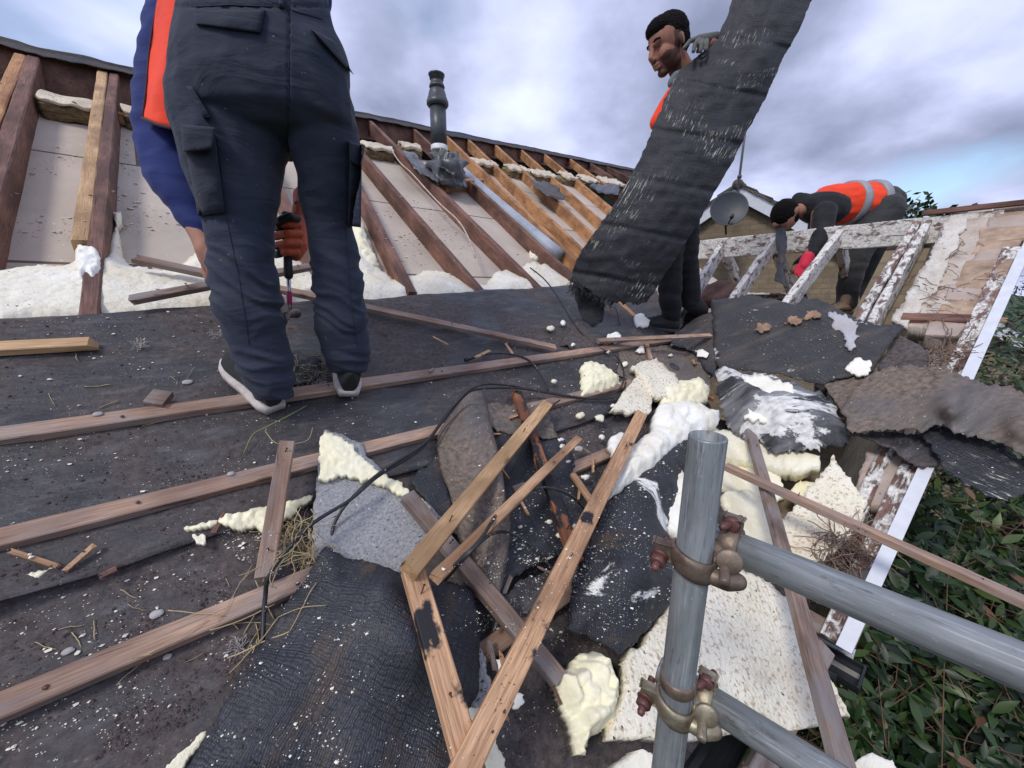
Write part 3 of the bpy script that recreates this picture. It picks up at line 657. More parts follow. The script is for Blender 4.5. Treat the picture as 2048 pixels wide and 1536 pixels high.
# eaves gutter at the foot of the main slope
def gutterprof(r, t=.003, k=10): return [(r*cos(pi+pi*j/k), r*sin(pi+pi*j/k)) for j in range(k+1)] + [((r-t)*cos(2*pi-pi*j/k), (r-t)*sin(2*pi-pi*j/k)) for j in range(k+1)]
strip('gutter', [M(-2.6, -.40, -.06), M(valley_u(-.4) - .05, -.40, -.06)], [-W*a*1 + Z*b for a, b in gutterprof(.056)], M_PLBLK, roof)
def wall(name, pts, h0, h1f, m, parent, thick=.1):
    vs_, uv, f = [], [], []; L = 0
    for i, p in enumerate(pts):
        if i: L += (V((p.x, p.y, 0)) - V((pts[i-1].x, pts[i-1].y, 0))).length
        vs_ += [V((p.x, p.y, h0)), V((p.x, p.y, p.z))]; uv += [(L, h0), (L, p.z)]
    for i in range(len(pts)-1): f.append((2*i, 2*i+2, 2*i+3, 2*i+1))
    o = link(name, vs_, f, m, parent, uv, smooth=False); o.modifiers.new('t', 'SOLIDIFY').thickness = thick; return o
wall('wall', [M(-2.6, -.12, -.12), M(valley_u(-.2), -.12, -.12)], 0, None, M_STONE, roof)
# ================================================================== GABLE ROOF (right)
gable = thing('gable_roof', V((2.2, 1.2, 0)), 'smaller cross-gable roof with foam-caked bare rafters, white bargeboard and broken verge brickwork', 'roof')
pr0, pr1 = G(1380, 490, 0, 2), G(2075, 405, 0, 2)
vr, sr = vs(1700, 450); sr = (vs(1385, 488)[1] + vs(1960, 420)[1]) / 2
v0, v1 = vs(1960, 420)[0], vs(1385, 488)[0]
print('gable ridge', v0, v1, sr, [round(k, 2) for k in vs(1385, 488)], [round(k, 2) for k in vs(1960, 420)])
bar('ridge_board', Q(v1 + 1.4, sr, .0), Q(v0 - .1, sr, .0), .045, .17, Z, MW['foamier'], gable, off=-.165, seg=40, wobble=.004)
bar('ridge_batten', Q(vs(1850, 422)[0], sr, .02), Q(v0 - .9, sr, .02), .05, .03, Z, MW['old'], gable)
S2D = U * cos(TH) - Z * sin(TH)
for k, (b, t) in enumerate([((1378, 590), (1452, 472)), ((1466, 590), (1561, 455)), ((1568, 605), (1692, 440)), ((1715, 640), (1842, 428)), ((1738, 650), (1862, 426))]):
    q = Q(vs(*t)[0], sr, 0); p = G(*b, 0, 2); d = (q - p).normalized(); p = p - d * .55
    bar('rafter', p, q, .045, .11, N2, MW['foamier' if k != 3 else 'foamy'], gable, off=-.11, seg=24, wobble=.004)
    if k < 3 or k == 4:
        q2 = q + S2D * 2.0 - W * .05; bar('rafter', q - Z * .02, q2 - Z * .02, .045, .11, (N2 - 2 * (N2.dot(U)) * U), MW['foamier'], gable, off=-.11, seg=16, wobble=.004)
for dv in (.55, 1.1):
    q = Q(v1 + dv, sr, 0); bar('rafter', Q(v1+dv, sr-1.2, 0), q, .045, .11, N2, MW['foamier'], gable, off=-.11); bar('rafter', q, q + S2D*2, .045, .11, (N2 - 2*(N2.dot(U))*U), MW['foamier'], gable, off=-.11)
# rear-slope soffit boards lying beyond the ridge, seen through the open rafters
for j, (dd, mm) in enumerate(((.75, 'foamy'), (1.02, 'foamier'), (1.3, 'foamy'), (1.6, 'foamier'))):
    p = Q(v1 + .55, sr, 0) + S2D * dd - Z * .14; q = Q(v0 + .95, sr, 0) + S2D * dd - Z * .14
    bar('rear_board', p, q, .2, .02, (N2 - 2*(N2.dot(U))*U), MW[mm], gable)
patch('cross_joist', [(1385, 600), (1395, 575), (1440, 560), (1490, 570), (1490, 600)], MW['old'], gable, off=-.16, plane=2, th=.08, jag=1)
# verge: mortar strip, bricks, verge plank, bargeboard
patch('mortar_strip', [(1783, 640), (1822, 575), (1858, 512), (1882, 460), (1903, 424), (1985, 416), (1974, 450), (1955, 500), (1925, 560), (1890, 650), (1840, 655)], mat_foam('foam_crusted_mortar', (.62, .56, .48), (.36, .28, .23), speck=.4, bumps=14, grime=.7), gable, off=-.01, sp=7, th=.10, jag=3, amp=.02, freq=6, plane=2)
patch('foam_crust', [(1783, 640), (1822, 575), (1858, 512), (1882, 460), (1903, 424), (1935, 422), (1935, 455), (1915, 490), (1895, 530), (1860, 590), (1815, 655)], mat_foam('dirty_foam', (.72, .70, .64), (.50, .45, .38), speck=.5, bumps=20, grime=.8), gable, off=.004, sp=6, th=.02, jag=6, amp=.012, freq=9, plane=2)
for i in range(11):
    f = i / 10; x_, y_ = 1908 + (2038 - 1908) * f, 655 + (425 - 655) * f; p = G(x_ + random.uniform(-6, 6), y_, -.02, 2)
    a = (S2 + W * random.uniform(-.15, .15)).normalized() * .085; b = (W + U * random.uniform(-.15, .15)).normalized() * random.uniform(.07, .10)
    o = box('brick', p - N2 * .03, a, b, N2 * .045, M_BRK if i % 3 else M_MORT, gable, .012)
    for v in o.data.vertices: v.co += V((nz(v.co*30+V((i, 0, 0))), nz(v.co*30+V((0, i, 0))), nz(v.co*30+V((0, 0, i))))) * .01
def pxbar(name, a, b, wd, th, m, off, parent, plane=2, up=None, **k):
    return bar(name, G(*a, off, plane), G(*b, off, plane), wd, th, up or (N2 if plane == 2 else N1), m, parent, seg=30, **k)
pxbar('verge_plank', (1672, 1288), (2028, 500), .085, .02, MW['foamy'], -.02, gable, wobble=.002)
pxbar('bargeboard', (1692, 1300), (2056, 500), .026, .17, M_WHITE, -.15, gable, wobble=.0005)
pxbar('bargeboard_cap', (1687, 1300), (2050, 500), .04, .008, M_WHITE, .022, gable, wobble=.0005)
pxbar('verge_batten', (1800, 658), (1935, 664), .06, .09, MW['old'], -.08, gable)
pxbar('rafter', (1640, 1210), (1790, 880), .05, .1, MW['foamy'], -.12, gable)
patch('mortar_strip', [(1732, 905), (1815, 905), (1800, 950), (1772, 1010), (1742, 1010), (1712, 975)], M_MORT, gable, off=-.03, sp=7, th=.09, jag=3, amp=.015, plane=2)
patch('mortar_strip', [(1868, 700), (1905, 690), (1930, 680), (1905, 740), (1880, 770), (1850, 760)], M_MORT, gable, off=-.02, sp=7, th=.07, jag=4, amp=.02, freq=14, plane=2)
# wall plate and gutter end
def polyq(name, pts, m, parent): return link(name, pts, [tuple(range(len(pts)))], m, parent, smooth=False, uv=[(0, 0)]*len(pts))
E2 = -vs(1693, 1300)[0]; vb, sb = vs(1693, 1300)
print('barge v,s', vb, sb, 'ridge s', sr)
wall('gable_wall', [Q(vb + .22, sb - .05, -.16), Q(vb + .22, sr, -.16), Q(vb + .22, sr, -.16) + S2D * 3.4], 0, None, M_STONE, gable, .22)
wall('wall', [Q(vb + .2, sb + .1, -.2), Q(3.6, sb + .1, -.2)], 0, None, M_STONE, gable, .1)
link('loft_shade_sheet', [Q(vb + .3, sb, -.30), Q(3.2, sb, -.30), Q(3.2, sb + 1.15, -.42), Q(vb + .3, sb + 1.15, -.42)], [(0, 1, 2, 3)], M_DARK, gable, smooth=False)  # added dark sheet below the side slope, shade of the void put into its colour
g0, g1 = G(1610, 1292, -.09, 2), G(1735, 1372, -.09, 2); gd = W * -1; gl = .42
g1 = G(1722, 1352, -.12, 2); g0 = g1 + W * .46
tg = strip('gutter', [g0, g1], [-U*a + Z*b for a, b in gutterprof(.056)], M_PLBLK, gable)
strip('gutter_stop_end', [g1, g1 - W*.006], [-U*.058*cos(pi+pi*j/10) + Z*.058*sin(pi+pi*j/10) for j in range(11)], M_PLBLK, tg)
for f in (.05, .34): strip('gutter_clip', [g1 + W*f, g1 + W*(f+.025)], [-U*a + Z*b for a, b in gutterprof(.0605, .004)], M_DKGREY, tg)
bar('fascia', g1 + W*.03 + U*.075 - Z*.03, g1 + W*1.0 + U*.075 - Z*.03, .02, .10, Z, M_WHITE, gable, off=-.05)
bar('wall_plate', G(1612, 1240, -.05, 2), G(1692, 1285, -.05, 2), .06, .03, N2, MW['grey'], gable)
# ================================================================== THINGS ON THE MAIN ROOF
def axd(p): r = p - CAM; return r.y*cos(PITCH) - r.z*sin(PITCH)
def flue():
    b = G(885, 352, 0, 1); D = axd(b); k = D / F; hy = (b - CAM).y; X = (b - CAM).x
    def zat(y): cy = (768 - y) / F; return hy * (cy*cos(PITCH) - sin(PITCH)) / (cos(PITCH) + cy*sin(PITCH)) + CAM.z
    o = thing('flue_pipe', b, 'dark grey flue terminal with ribbed cowl rising out of crumpled lead on the stripped roof', 'flue')
    base = V((b.x - .02, b.y, 0)); r = lambda px: px * k * .97
    P = lambda l: [(r(a), zat(y)) for a, y in l]
    lathe('pipe', P([(16, 300), (16, 213)]), base, Z, M_DKGREY, o)
    lathe('collar', P([(16.5, 214), (19, 214), (21.5, 210), (21.5, 203), (20, 202), (19, 196), (18, 195), (17, 188), (16.5, 187), (15, 181), (14, 180)]), base, Z, M_DKGREY, o)
    lathe('cowl', P([(13.5, 181), (13.5, 176), (15, 175.5), (15, 172), (13.5, 171.5), (13.5, 168), (12, 167), (12, 160), (13.6, 159.5), (13.8, 153), (15.6, 152), (16, 149), (14.5, 148), (13.5, 149), (12.5, 155)]), base, Z, M_DKGREY, o)
    lathe('pipe_seal', P([(17, 303), (17.5, 300), (16.5, 297), (17, 293), (15.5, 291)]), base, Z, M_WPIPE, o)
    lathe('white_sleeve', P([(10, 372), (10, 330)]), base + V((-.03, 0, 0)), Z, M_WPIPE, o)
    f = lathe('lead_flashing', [(r(30), r(-10)), (r(44), r(-3)), (r(44), r(3)), (r(38), r(8)), (r(39), r(20)), (r(34), r(30)), (r(36), r(38)), (r(28), r(42)), (r(19), r(40)), (r(17), r(52))], b - N1*r(4) - S1*r(6) + V((.02, 0, 0)), (N1*.8 + Z*.3), M_LEAD, o, 72, .35)
    for v in f.data.vertices: v.co += V((nz(v.co*9), nz(v.co*9+V((5, 0, 0))), nz(v.co*9+V((0, 5, 0))))) * r(8) + V((nz(v.co*26), nz(v.co*26+V((5, 0, 0))), nz(v.co*26+V((0, 5, 0))))) * r(3)
    patch('lead_flap', [(805, 300), (835, 312), (858, 335), (880, 352), (876, 364), (850, 348), (822, 330)], M_LEAD, o, off=.05, sp=5, jag=2, amp=.03, freq=6, plane=1, th=.004)
    patch('lead_flap', [(868, 318), (920, 322), (924, 342), (905, 350), (878, 338)], M_LEAD, o, off=.10, sp=5, jag=2, amp=.03, freq=6, plane=1, th=.004)
flue()
tag(tube('plastic_pipe', [G(915, 338, -.045, 1), G(1000, 413, -.045, 1), G(1118, 512, -.05, 1)], .062, M_PIPE, n=14, k=18), 'long pale blue-grey pipe lying between two rafters below the flue', 'pipe')
tag(tube('white_cable', [G(x, y, .012, 1) for x, y in ((783, 300), (800, 325), (822, 345), (850, 376), (880, 408), (915, 440), (935, 472), (950, 515))], .006, mat_plain('pale_cable', (.50, .40, .34), .6), n=40, k=6), 'thin pale cable running down the dark rafter left of the flue', 'cable')
tag(patch('felt_scrap', [(1052, 352), (1078, 358), (1110, 372), (1137, 392), (1125, 402), (1095, 396), (1070, 376)], M_FELT, off=.02, sp=5, amp=.04, freq=3, plane=1), 'small black felt scrap lying across the orange rafters right of the flue', 'felt scrap')
tag(patch('felt_scrap', [(1180, 370), (1240, 368), (1235, 390), (1200, 385)], M_DKGREY, off=.02, sp=5, amp=.02, plane=1), 'flat grey sheet scrap on the far rafters beside the held felt', 'scrap')
def batt(x0, x1, y, dz=.13, lab='', rot=0):
    a, b = G(x0, y, -.03, 1), G(x1, y + (x1-x0)*.17, -.03, 1); c = (a + b)/2; L = (b - a)*.5; k = c - CAM; s = min(2.0, max(.8, k.length / 4.6))
    o = thing('insulation_batt', c - N1*.06*s, lab, 'insulation', 'mineral wool batts between the rafters')
    for nm, m, hz, off, ex in (('wool', M_WOOL, .055, -.055, 1), ('facing', M_WOOLT, .014, .012, .93)):
        bm = bmesh.new(); bmesh.ops.create_cube(bm, size=2); bmesh.ops.subdivide_edges(bm, edges=bm.edges[:], cuts=9, use_grid_fill=True)
        ay = S1 * .085 * s; az = N1 * hz * s
        for v in bm.verts:
            q = v.co.copy(); rd = (abs(q.x)**6 + abs(q.y)**6 + abs(q.z)**6)**(1/6); q = q / max(rd, 1) if rd > 1 else q
            p = L*ex*q.x + ay*q.y + az*q.z; n_ = V((nz(p*14+c), nz(p*14+c+V((7, 0, 0))), nz(p*14+c+V((0, 7, 0)))))
            v.co = p + n_ * .022 * s + N1 * off * s
        me = bpy.data.meshes.new(nm); bm.to_mesh(me); bm.free(); me.materials.append(m); me.polygons.foreach_set('use_smooth', [True]*len(me.polygons))
        w_ = bpy.data.objects.new(nm, me); COL.objects.link(w_); w_.parent = o; w_.location = c - o.location
BL = ['bulky mineral wool batt wedged between the two leftmost double rafters', 'wool batt end showing just left of the blue sleeve', 'wool batt cut off by the left photo edge', 'wool batt between rafters directly right of the navy trousers', 'pale wool batt just left of the lead flashing', 'wool batt in the first bay right of the flue', 'wool batt in the second bay right of the flue', 'wool batt in the third bay right of the flue', 'wool batt in the fourth bay right of the flue', 'wool batt in the fifth bay right of the flue', 'farthest wool batt beside the held felt strip']
for (x0, x1, y), l in zip([(76, 192, 196), (246, 330, 222), (-40, 14, 172), (722, 788, 290), (798, 842, 290), (938, 992, 322), (1012, 1054, 335), (1058, 1112, 345), (1120, 1150, 352), (1158, 1190, 358), (1196, 1244, 362)], BL): batt(x0, x1, y, lab=l)
for x0, x1, y in ((52, 72, 170), (228, 262, 208)): ubar('nogging', us(x0, y)[0], us(x1, y)[0], us(x0, y)[1], .045, .06, MW['orange'], -.1)
# ================================================================== LOOSE TIMBER
def stick(a, b, wd, th, m, label, cat='batten', rag=.0, plane=0, name='loose_batten', group='loose battens on the torn roof', **k):
    p, q = G(a[0], a[1], a[2], plane), G(b[0], b[1], b[2], plane); c = (p + q)/2 - CAM
    g1 = c.dot(N1)+H1; g2 = c.dot(N2)+H2; up = N1 if g1 < g2 + .1 else N2
    o = tag(bar(name, p, q, wd, th, up, m, rag=rag, seg=22, **k), label, cat, group); ax = (q-p).normalized()
    if (q-p).length > .25:
        for f in (random.uniform(.1, .35), random.uniform(.6, .9)):
            s0 = p + (q-p)*f + up*th; dr = (up + ax*random.uniform(-.6, .6) + ax.cross(up)*random.uniform(-.4, .4)).normalized(); L_ = random.uniform(.006, .02)
            v, fc = tubegeo([s0 - dr*.004, s0 + dr*L_, s0 + dr*(L_+.001)], [.0013, .0013, .0032], 6); nl = link('nail', v, fc, M_BOLT)
            R = o.matrix_basis; nl.parent = o; nl.matrix_parent_inverse = R.inverted()
    return o
stick((1279, 832, .10), (905, 1580, .15), .046, .024, MW['pink'], 'longest orange batten, running from the foam chunks down to the bottom edge')
stick((822, 1142, .14), (945, 1575, .13), .046, .026, MW['pink'], 'batten with blackened upper end lying on the big foreground felt', rag=.006)
stick((1092, 812, .06), (812, 1152, .17), .042, .022, MW['pale'], 'pale yellow batten crossing the folded grey felt strip', rag=.01)
stick((1155, 880, .07), (862, 1166, .17), .028, .020, MW['loose'], 'thin split orange batten with sharp upper end beside the cables', rag=.012)
stick((1030, 788, .03), (1150, 1128, .07), .040, .022, MW['tar'], 'tar-blackened batten slanting across the black mesh felt', rag=.004)
stick((810, 995, .07), (1112, 1362, .03), .040, .028, MW['grey'], 'weathered grey-brown batten running from the grey foam sheet to the yellow foam lump', rag=.006)
stick((575, 888, .10), (530, 1158, .02), .036, .022, MW['batten'], 'short batten standing across the second nailed row, left of the grey foam sheet', rag=.004)
stick((1497, 868, .06), (1690, 1590, .20), .048, .024, MW['grey'], 'long rough brown batten passing behind the scaffold tube over the foam boards')
stick((1450, 938, .10), (2110, 1243, .20), .040, .024, MW['batten'], 'brown batten reaching out over the bargeboard and the creeper')
stick((1195, 684, .035), (1420, 673, .05), .032, .016, MW['batten'], 'thin pale lath at the standing worker\'s feet')
stick((268, 522, .02), (1110, 699, .03), .036, .020, MW['batten'], 'long batten passing behind the trousered legs down to the felt', rag=.02)
stick((255, 607, .03), (632, 536, .07), .034, .020, MW['grey'], 'splintered batten crossing the white foam behind the legs', rag=.04)
stick((1143, 950, .035), (1196, 1028, .05), .022, .014, MW['loose'], 'short orange splinter under the longest orange batten', rag=.01)
stick((300, 800, .02), (338, 806, .02), .05, .02, MW['grey'], 'small pale wood offcut resting against the first nailed batten', cat='offcut', name='wood_offcut')
stick((1500, 1560, -.02), (1640, 1300, .0), .05, .03, MW['grey'], 'dull brown plank end below the foam board by the lower scaffold tube', name='plank')
stick((1340, 770, .04), (1425, 800, .04), .03, .016, MW['tar'], 'dark splinter of batten between the foam chunks and the curled felt', rag=.01)
stick((1292, 690, .02), (1300, 722, .03), .022, .016, MW['batten'], 'stubby upright splinter above the foam chunks', rag=.01)
# ================================================================== FELT SCRAPS
def felt(outline, m, label, name='felt_scrap', **k):
    return tag(patch(name, outline, m, **k), label, 'felt', 'torn scraps of roofing felt')
felt([(652, 1097), (700, 1122), (760, 1137), (805, 1152), (880, 1157), (945, 1180), (966, 1250), (965, 1330), (960, 1385), (935, 1440), (960, 1600), (330, 1600), (415, 1480), (455, 1400), (500, 1310), (535, 1270), (560, 1220), (590, 1180), (620, 1140)], M_HES, 'largest black hessian-backed felt, filling the bottom foreground', off=.06, sp=10, amp=.026, freq=4.5, dome=.03, dw=90, plane=1, uvrot=-.75, inner=[(800, 1300, .12), (600, 1400, .08), (760, 1200, .10)], jag=3)
gf = felt([(650, 858), (690, 872), (726, 885), (736, 915), (790, 960), (850, 1002), (882, 1037), (868, 1068), (830, 1105), (800, 1152), (700, 1155), (625, 1112), (628, 1020), (632, 960), (640, 900)], M_GFOAM, 'grey speckled sheet with a crust of cream foam on its upper corner', name='foam_backed_sheet', off=.035, sp=9, th=.012, amp=.010, freq=5, plane=1, jag=3)
patch('foam_crust', [(652, 860), (668, 872), (690, 885), (722, 912), (750, 938), (790, 962), (848, 1003), (878, 1035), (850, 1030), (800, 990), (768, 972), (740, 962), (690, 952), (636, 962), (640, 905)], M_FOAMY, gf, off=.045, sp=4.5, th=.014, amp=.004, pop=.008, cell=.014, plane=1, jag=4)
o = tag(sheet('felt_scrap', [[G(x, y, f, 1) for x, y, f in r] for r in (
    [(905, 826, .03), (938, 782, .06), (962, 782, .05), (978, 800, .02)], [(875, 870, .03), (930, 850, .10), (975, 840, .09), (985, 860, .03)], [(880, 930, .03), (940, 930, .10), (992, 900, .12), (1000, 920, .04)],
    [(905, 1010, .03), (960, 1010, .09), (1008, 990, .12), (1012, 1010, .04)], [(925, 1100, .03), (975, 1100, .08), (1018, 1060, .10), (1022, 1070, .03)], [(945, 1195, .02), (975, 1200, .05), (1000, 1190, .06), (1012, 1150, .03)])], M_FELTG, None, 60, 26, .004, .006, 9, .006), 'folded dusty grey felt strip curling beside the cables', 'felt', 'torn scraps of roofing felt')
felt([(962, 850), (1060, 868), (1128, 880), (1150, 922), (1140, 952), (1205, 990), (1190, 1040), (1130, 1085), (1060, 1110), (1010, 1112), (990, 1000), (980, 900)], M_HES, 'black open-mesh felt lying under the tarred batten', off=.025, sp=8, amp=.014, freq=7, plane=1, jag=5)
felt([(958, 806), (1030, 808), (1085, 806), (1100, 840), (1120, 878), (1060, 872), (1000, 862), (975, 850)], M_FELTG, 'small stiff dark felt tongue right of the folded grey strip', off=.035, sp=7, amp=.01, plane=1, jag=3)
felt([(880, 905), (905, 1000), (925, 1080), (880, 1050), (840, 985), (820, 960)], M_HES, 'narrow black felt sliver between the grey foam sheet and the folded strip', off=.022, sp=7, amp=.008, plane=1, jag=4)
felt([(1000, 1100), (1080, 1080), (1130, 1085), (1120, 1110), (1060, 1135), (1005, 1180), (960, 1180)], M_HES, 'crumpled black felt under the cables\' lower loop', off=.03, sp=7, amp=.01, plane=1, jag=4)
felt([(1384, 860), (1330, 900), (1280, 940), (1240, 985), (1213, 1010), (1180, 1080), (1150, 1150), (1133, 1258), (1175, 1270), (1205, 1287), (1240, 1312), (1290, 1265), (1352, 1195), (1345, 1120), (1335, 1050), (1360, 960)], M_HES2, 'black felt spattered with white foam flecks, left of the scaffold upright', off=.07, sp=8, amp=.012, freq=5, dome=.05, dw=80, jag=3, uvrot=.6, inner=[(1250, 1150, .11)])
felt([(1422, 600), (1500, 592), (1560, 600), (1592, 612), (1608, 592), (1630, 598), (1660, 612), (1720, 640), (1775, 650), (1808, 652), (1785, 682), (1745, 742), (1700, 752), (1640, 765), (1560, 748), (1440, 738), (1428, 700)], M_HES3, 'broad black hessian felt stretched across the valley below the open rafters', off=.05, sp=9, amp=.016, freq=4, jag=3, uvrot=.5)
felt([(1386, 640), (1424, 625), (1430, 700), (1436, 762), (1412, 740), (1398, 712), (1384, 700), (1340, 690), (1350, 665)], M_FELT, 'hanging black felt flap by the standing worker\'s shoes', off=.04, sp=6, amp=.012, jag=2)
felt([(1240, 700), (1330, 690), (1400, 700), (1425, 770), (1350, 790), (1270, 770), (1235, 745)], M_FELTG, 'dull felt remnant beneath the cream foam pieces', off=.012, sp=8, amp=.01)
c7 = felt([(1437, 738), (1500, 744), (1560, 758), (1620, 775), (1660, 800), (1690, 835), (1706, 870), (1690, 885), (1640, 905), (1560, 906), (1500, 880), (1455, 850), (1430, 790)], M_HESG, 'curled felt roll with torn grey backing and a white foam patch, right of the upright', off=.06, sp=7, amp=.012, freq=6, dome=.09, dw=70, jag=6, uvrot=.4)
patch('foam_crust', [(1482, 748), (1530, 752), (1580, 768), (1592, 790), (1572, 800), (1556, 796), (1545, 826), (1520, 842), (1490, 835), (1500, 812), (1505, 785)], M_FOAMW, c7, off=.125, sp=5, th=.015, amp=.008, jag=6, inner=[(1535, 790, .155)])
felt([(1640, 765), (1700, 752), (1745, 742), (1790, 690), (1812, 672), (1745, 800), (1700, 850), (1668, 800)], M_FELTG, 'brown felt edge tucked between the broad felt and the big brown sheet', off=.03, sp=8, amp=.01)
felt([(1755, 735), (1800, 672), (1838, 690), (1866, 720), (1850, 760), (1790, 770)], M_FELT, 'dark triangular felt folded up behind the brown sheet', off=.07, sp=7, amp=.01)
felt([(1680, 822), (1700, 792), (1752, 740), (1850, 728), (1900, 738), (1960, 765), (2010, 772), (2080, 790), (2120, 960), (2040, 912), (1990, 888), (1930, 872), (1880, 852), (1850, 862), (1760, 860), (1700, 866)], M_FELTG, 'big brown felt sheet drooping over the bargeboard', off=.11, sp=9, amp=.02, freq=3.5, jag=5, inner=[(1900, 820, .17), (2040, 860, .16)])
felt([(1836, 842), (1930, 852), (2000, 885), (2080, 935), (2075, 985), (1995, 1002), (1950, 978), (1885, 938)], M_HESW, 'frayed black felt with white streaks hanging under the brown sheet', off=.075, sp=8, amp=.015, freq=5, jag=6, uvrot=.4)
felt([(1700, 866), (1770, 862), (1850, 866), (1890, 930), (1840, 930), (1770, 895)], M_FELT, 'shadowy felt edge between the curled roll and the frayed felt', off=.05, sp=8, amp=.015, jag=4)
felt([(1650, 1165), (1700, 1130), (1755, 1140), (1740, 1190), (1700, 1180), (1660, 1190)], M_FELT, 'torn black felt bit on the verge plank near the ledger tube', off=.02, sp=6, amp=.015, jag=4)
felt([(583, 705), (600, 700), (640, 712), (640, 745), (610, 768), (580, 762)], M_HES, 'ragged black felt lump between the shoes of the nearest worker', off=.02, sp=5, amp=.02, freq=25, jag=6)
# ================================================================== FOAM PIECES
def foam(outline, m, label, **k):
    return tag(patch('foam_chunk', outline, m, **k), label, 'foam', 'broken pieces of spray foam')
foam([(1167, 725), (1186, 717), (1215, 730), (1242, 746), (1246, 765), (1215, 776), (1165, 788)], M_FOAMY, 'lumpy pale-yellow foam piece leftmost of the group above the long batten', off=.04, sp=4, th=.04, pop=.02, cell=.03, edge=.02, dw=12, jag=3)
foam([(1275, 752), (1298, 765), (1305, 790), (1300, 825), (1262, 826), (1222, 820), (1245, 785)], M_FOAMS, 'beige foam piece with woven print next to the lumpy yellow one', off=.05, sp=5, th=.025, amp=.006, jag=3)
foam([(1265, 730), (1312, 716), (1350, 745), (1362, 792), (1340, 800), (1310, 790), (1290, 758)], M_FOAMS, 'upright rough foam slab behind the woven printed piece', off=.07, sp=5, th=.035, amp=.012, jag=4)
foam([(1322, 772), (1360, 758), (1400, 750), (1420, 772), (1418, 798), (1370, 806), (1330, 805)], M_FOAMY, 'knobbly yellow foam ridge left of the curled felt roll', off=.07, sp=4, th=.04, pop=.024, cell=.038, edge=.02, dw=12)
foam([(1322, 806), (1380, 796), (1440, 815), (1440, 842), (1395, 866), (1350, 892), (1300, 940), (1262, 962), (1226, 990), (1236, 935), (1250, 905), (1290, 870), (1312, 852)], M_FOAMW, 'long white foam spill running down from the curled roll to the orange batten', off=.09, sp=5, th=.05, pop=.018, cell=.04, edge=.02, dw=18, amp=.012)
foam([(1225, 870), (1245, 860), (1258, 872), (1250, 895), (1232, 905), (1222, 890)], M_FOAMW, 'small white foam knob at the top of the longest batten', off=.06, sp=4, th=.03, pop=.012, cell=.025, edge=.012, dw=8)
foam([(1420, 850), (1500, 872), (1560, 900), (1640, 912), (1640, 935), (1590, 948), (1520, 930), (1440, 910)], M_FOAM, 'long cream foam rim under the curled felt roll', off=.03, sp=6, th=.06, pop=.012, cell=.04, amp=.012)
foam([(1435, 915), (1490, 925), (1560, 950), (1570, 990), (1540, 1010), (1490, 990), (1440, 980)], M_FOAM, 'broken foam wedge directly right of the scaffold upright', off=-.01, sp=6, th=.05, amp=.012)
foam([(1640, 948), (1667, 908), (1690, 945), (1735, 1000), (1725, 1035), (1695, 1075), (1660, 1110), (1610, 1150), (1575, 1140), (1556, 1052), (1590, 1010), (1610, 985)], M_FOAMS, 'triangular speckled foam board pointing at the bargeboard', off=.04, sp=7, th=.035, amp=.01, jag=4)
foam([(1450, 985), (1500, 980), (1550, 1010), (1552, 1060), (1545, 1130), (1500, 1115), (1455, 1065)], M_FOAM, 'honey-coloured foam slab behind the upper coupler', off=.02, sp=7, th=.04, amp=.012)
foam([(1600, 960), (1630, 965), (1640, 1000), (1600, 1010), (1575, 990)], M_FOAMY, 'small yellow foam lump in the gap between two batten', off=-.03, sp=5, th=.04, pop=.012, cell=.03)
foam([(1250, 1322), (1262, 1295), (1290, 1290), (1300, 1262), (1345, 1200), (1395, 1140), (1450, 1125), (1520, 1150), (1580, 1200), (1610, 1280), (1630, 1370), (1650, 1450), (1560, 1458), (1480, 1460), (1400, 1480), (1320, 1478), (1222, 1478), (1235, 1420), (1252, 1385)], M_FOAMS, 'largest speckled foam board behind the scaffold upright', off=.05, sp=9, th=.05, amp=.012, freq=4, jag=4)
foam([(1640, 1330), (1670, 1372), (1700, 1432), (1660, 1438), (1640, 1436)], M_FOAMS, 'small foam board corner sticking out right of the long rough batten', off=.04, sp=6, th=.03, amp=.01, plane=2)
foam([(1112, 1345), (1150, 1330), (1165, 1305), (1195, 1298), (1222, 1312), (1240, 1350), (1246, 1400), (1236, 1445), (1212, 1460), (1192, 1470), (1180, 1508), (1166, 1505), (1150, 1440), (1125, 1390)], M_FOAMY, 'bulbous yellow foam lump at the end of the weathered batten', off=.05, sp=4, th=.035, pop=.030, cell=.040, edge=.03, dw=22)
foam([(1330, 975), (1345, 950), (1368, 935), (1395, 960), (1395, 1060), (1370, 1075), (1345, 1050), (1338, 1010)], M_FOAMW, 'jagged white foam block hidden behind the upright', off=.08, sp=5, th=.06, pop=.015, cell=.04, edge=.02)
foam([(1345, 1130), (1372, 1110), (1390, 1130), (1370, 1180), (1348, 1200), (1335, 1170)], M_FOAMW, 'bluish white foam crust on the edge of the spattered felt', off=.07, sp=5, th=.03, amp=.01)
foam([(1225, 1560), (1250, 1525), (1285, 1498), (1300, 1505), (1350, 1530), (1375, 1560)], M_FOAMW, 'white foam shard at the bottom edge left of the upright', off=.12, sp=6, th=.05, amp=.015)
foam([(1690, 1580), (1700, 1530), (1740, 1508), (1785, 1520), (1820, 1580)], M_FOAMW, 'white foam shard in the creeper at the bottom edge', off=.10, sp=6, th=.05, amp=.02, plane=2)
foam([(992, 1318), (1020, 1314), (1032, 1335), (1018, 1372), (1002, 1360)], M_FOAMW, 'thin white foam flake left of the longest orange batten', off=.03, sp=5, th=.012, amp=.006)
foam([(1030, 1380), (1048, 1390), (1046, 1408), (1028, 1418), (1018, 1400)], M_FOAMW, 'tiny white foam flake right of the longest orange batten', off=.03, sp=4, th=.012, amp=.006)
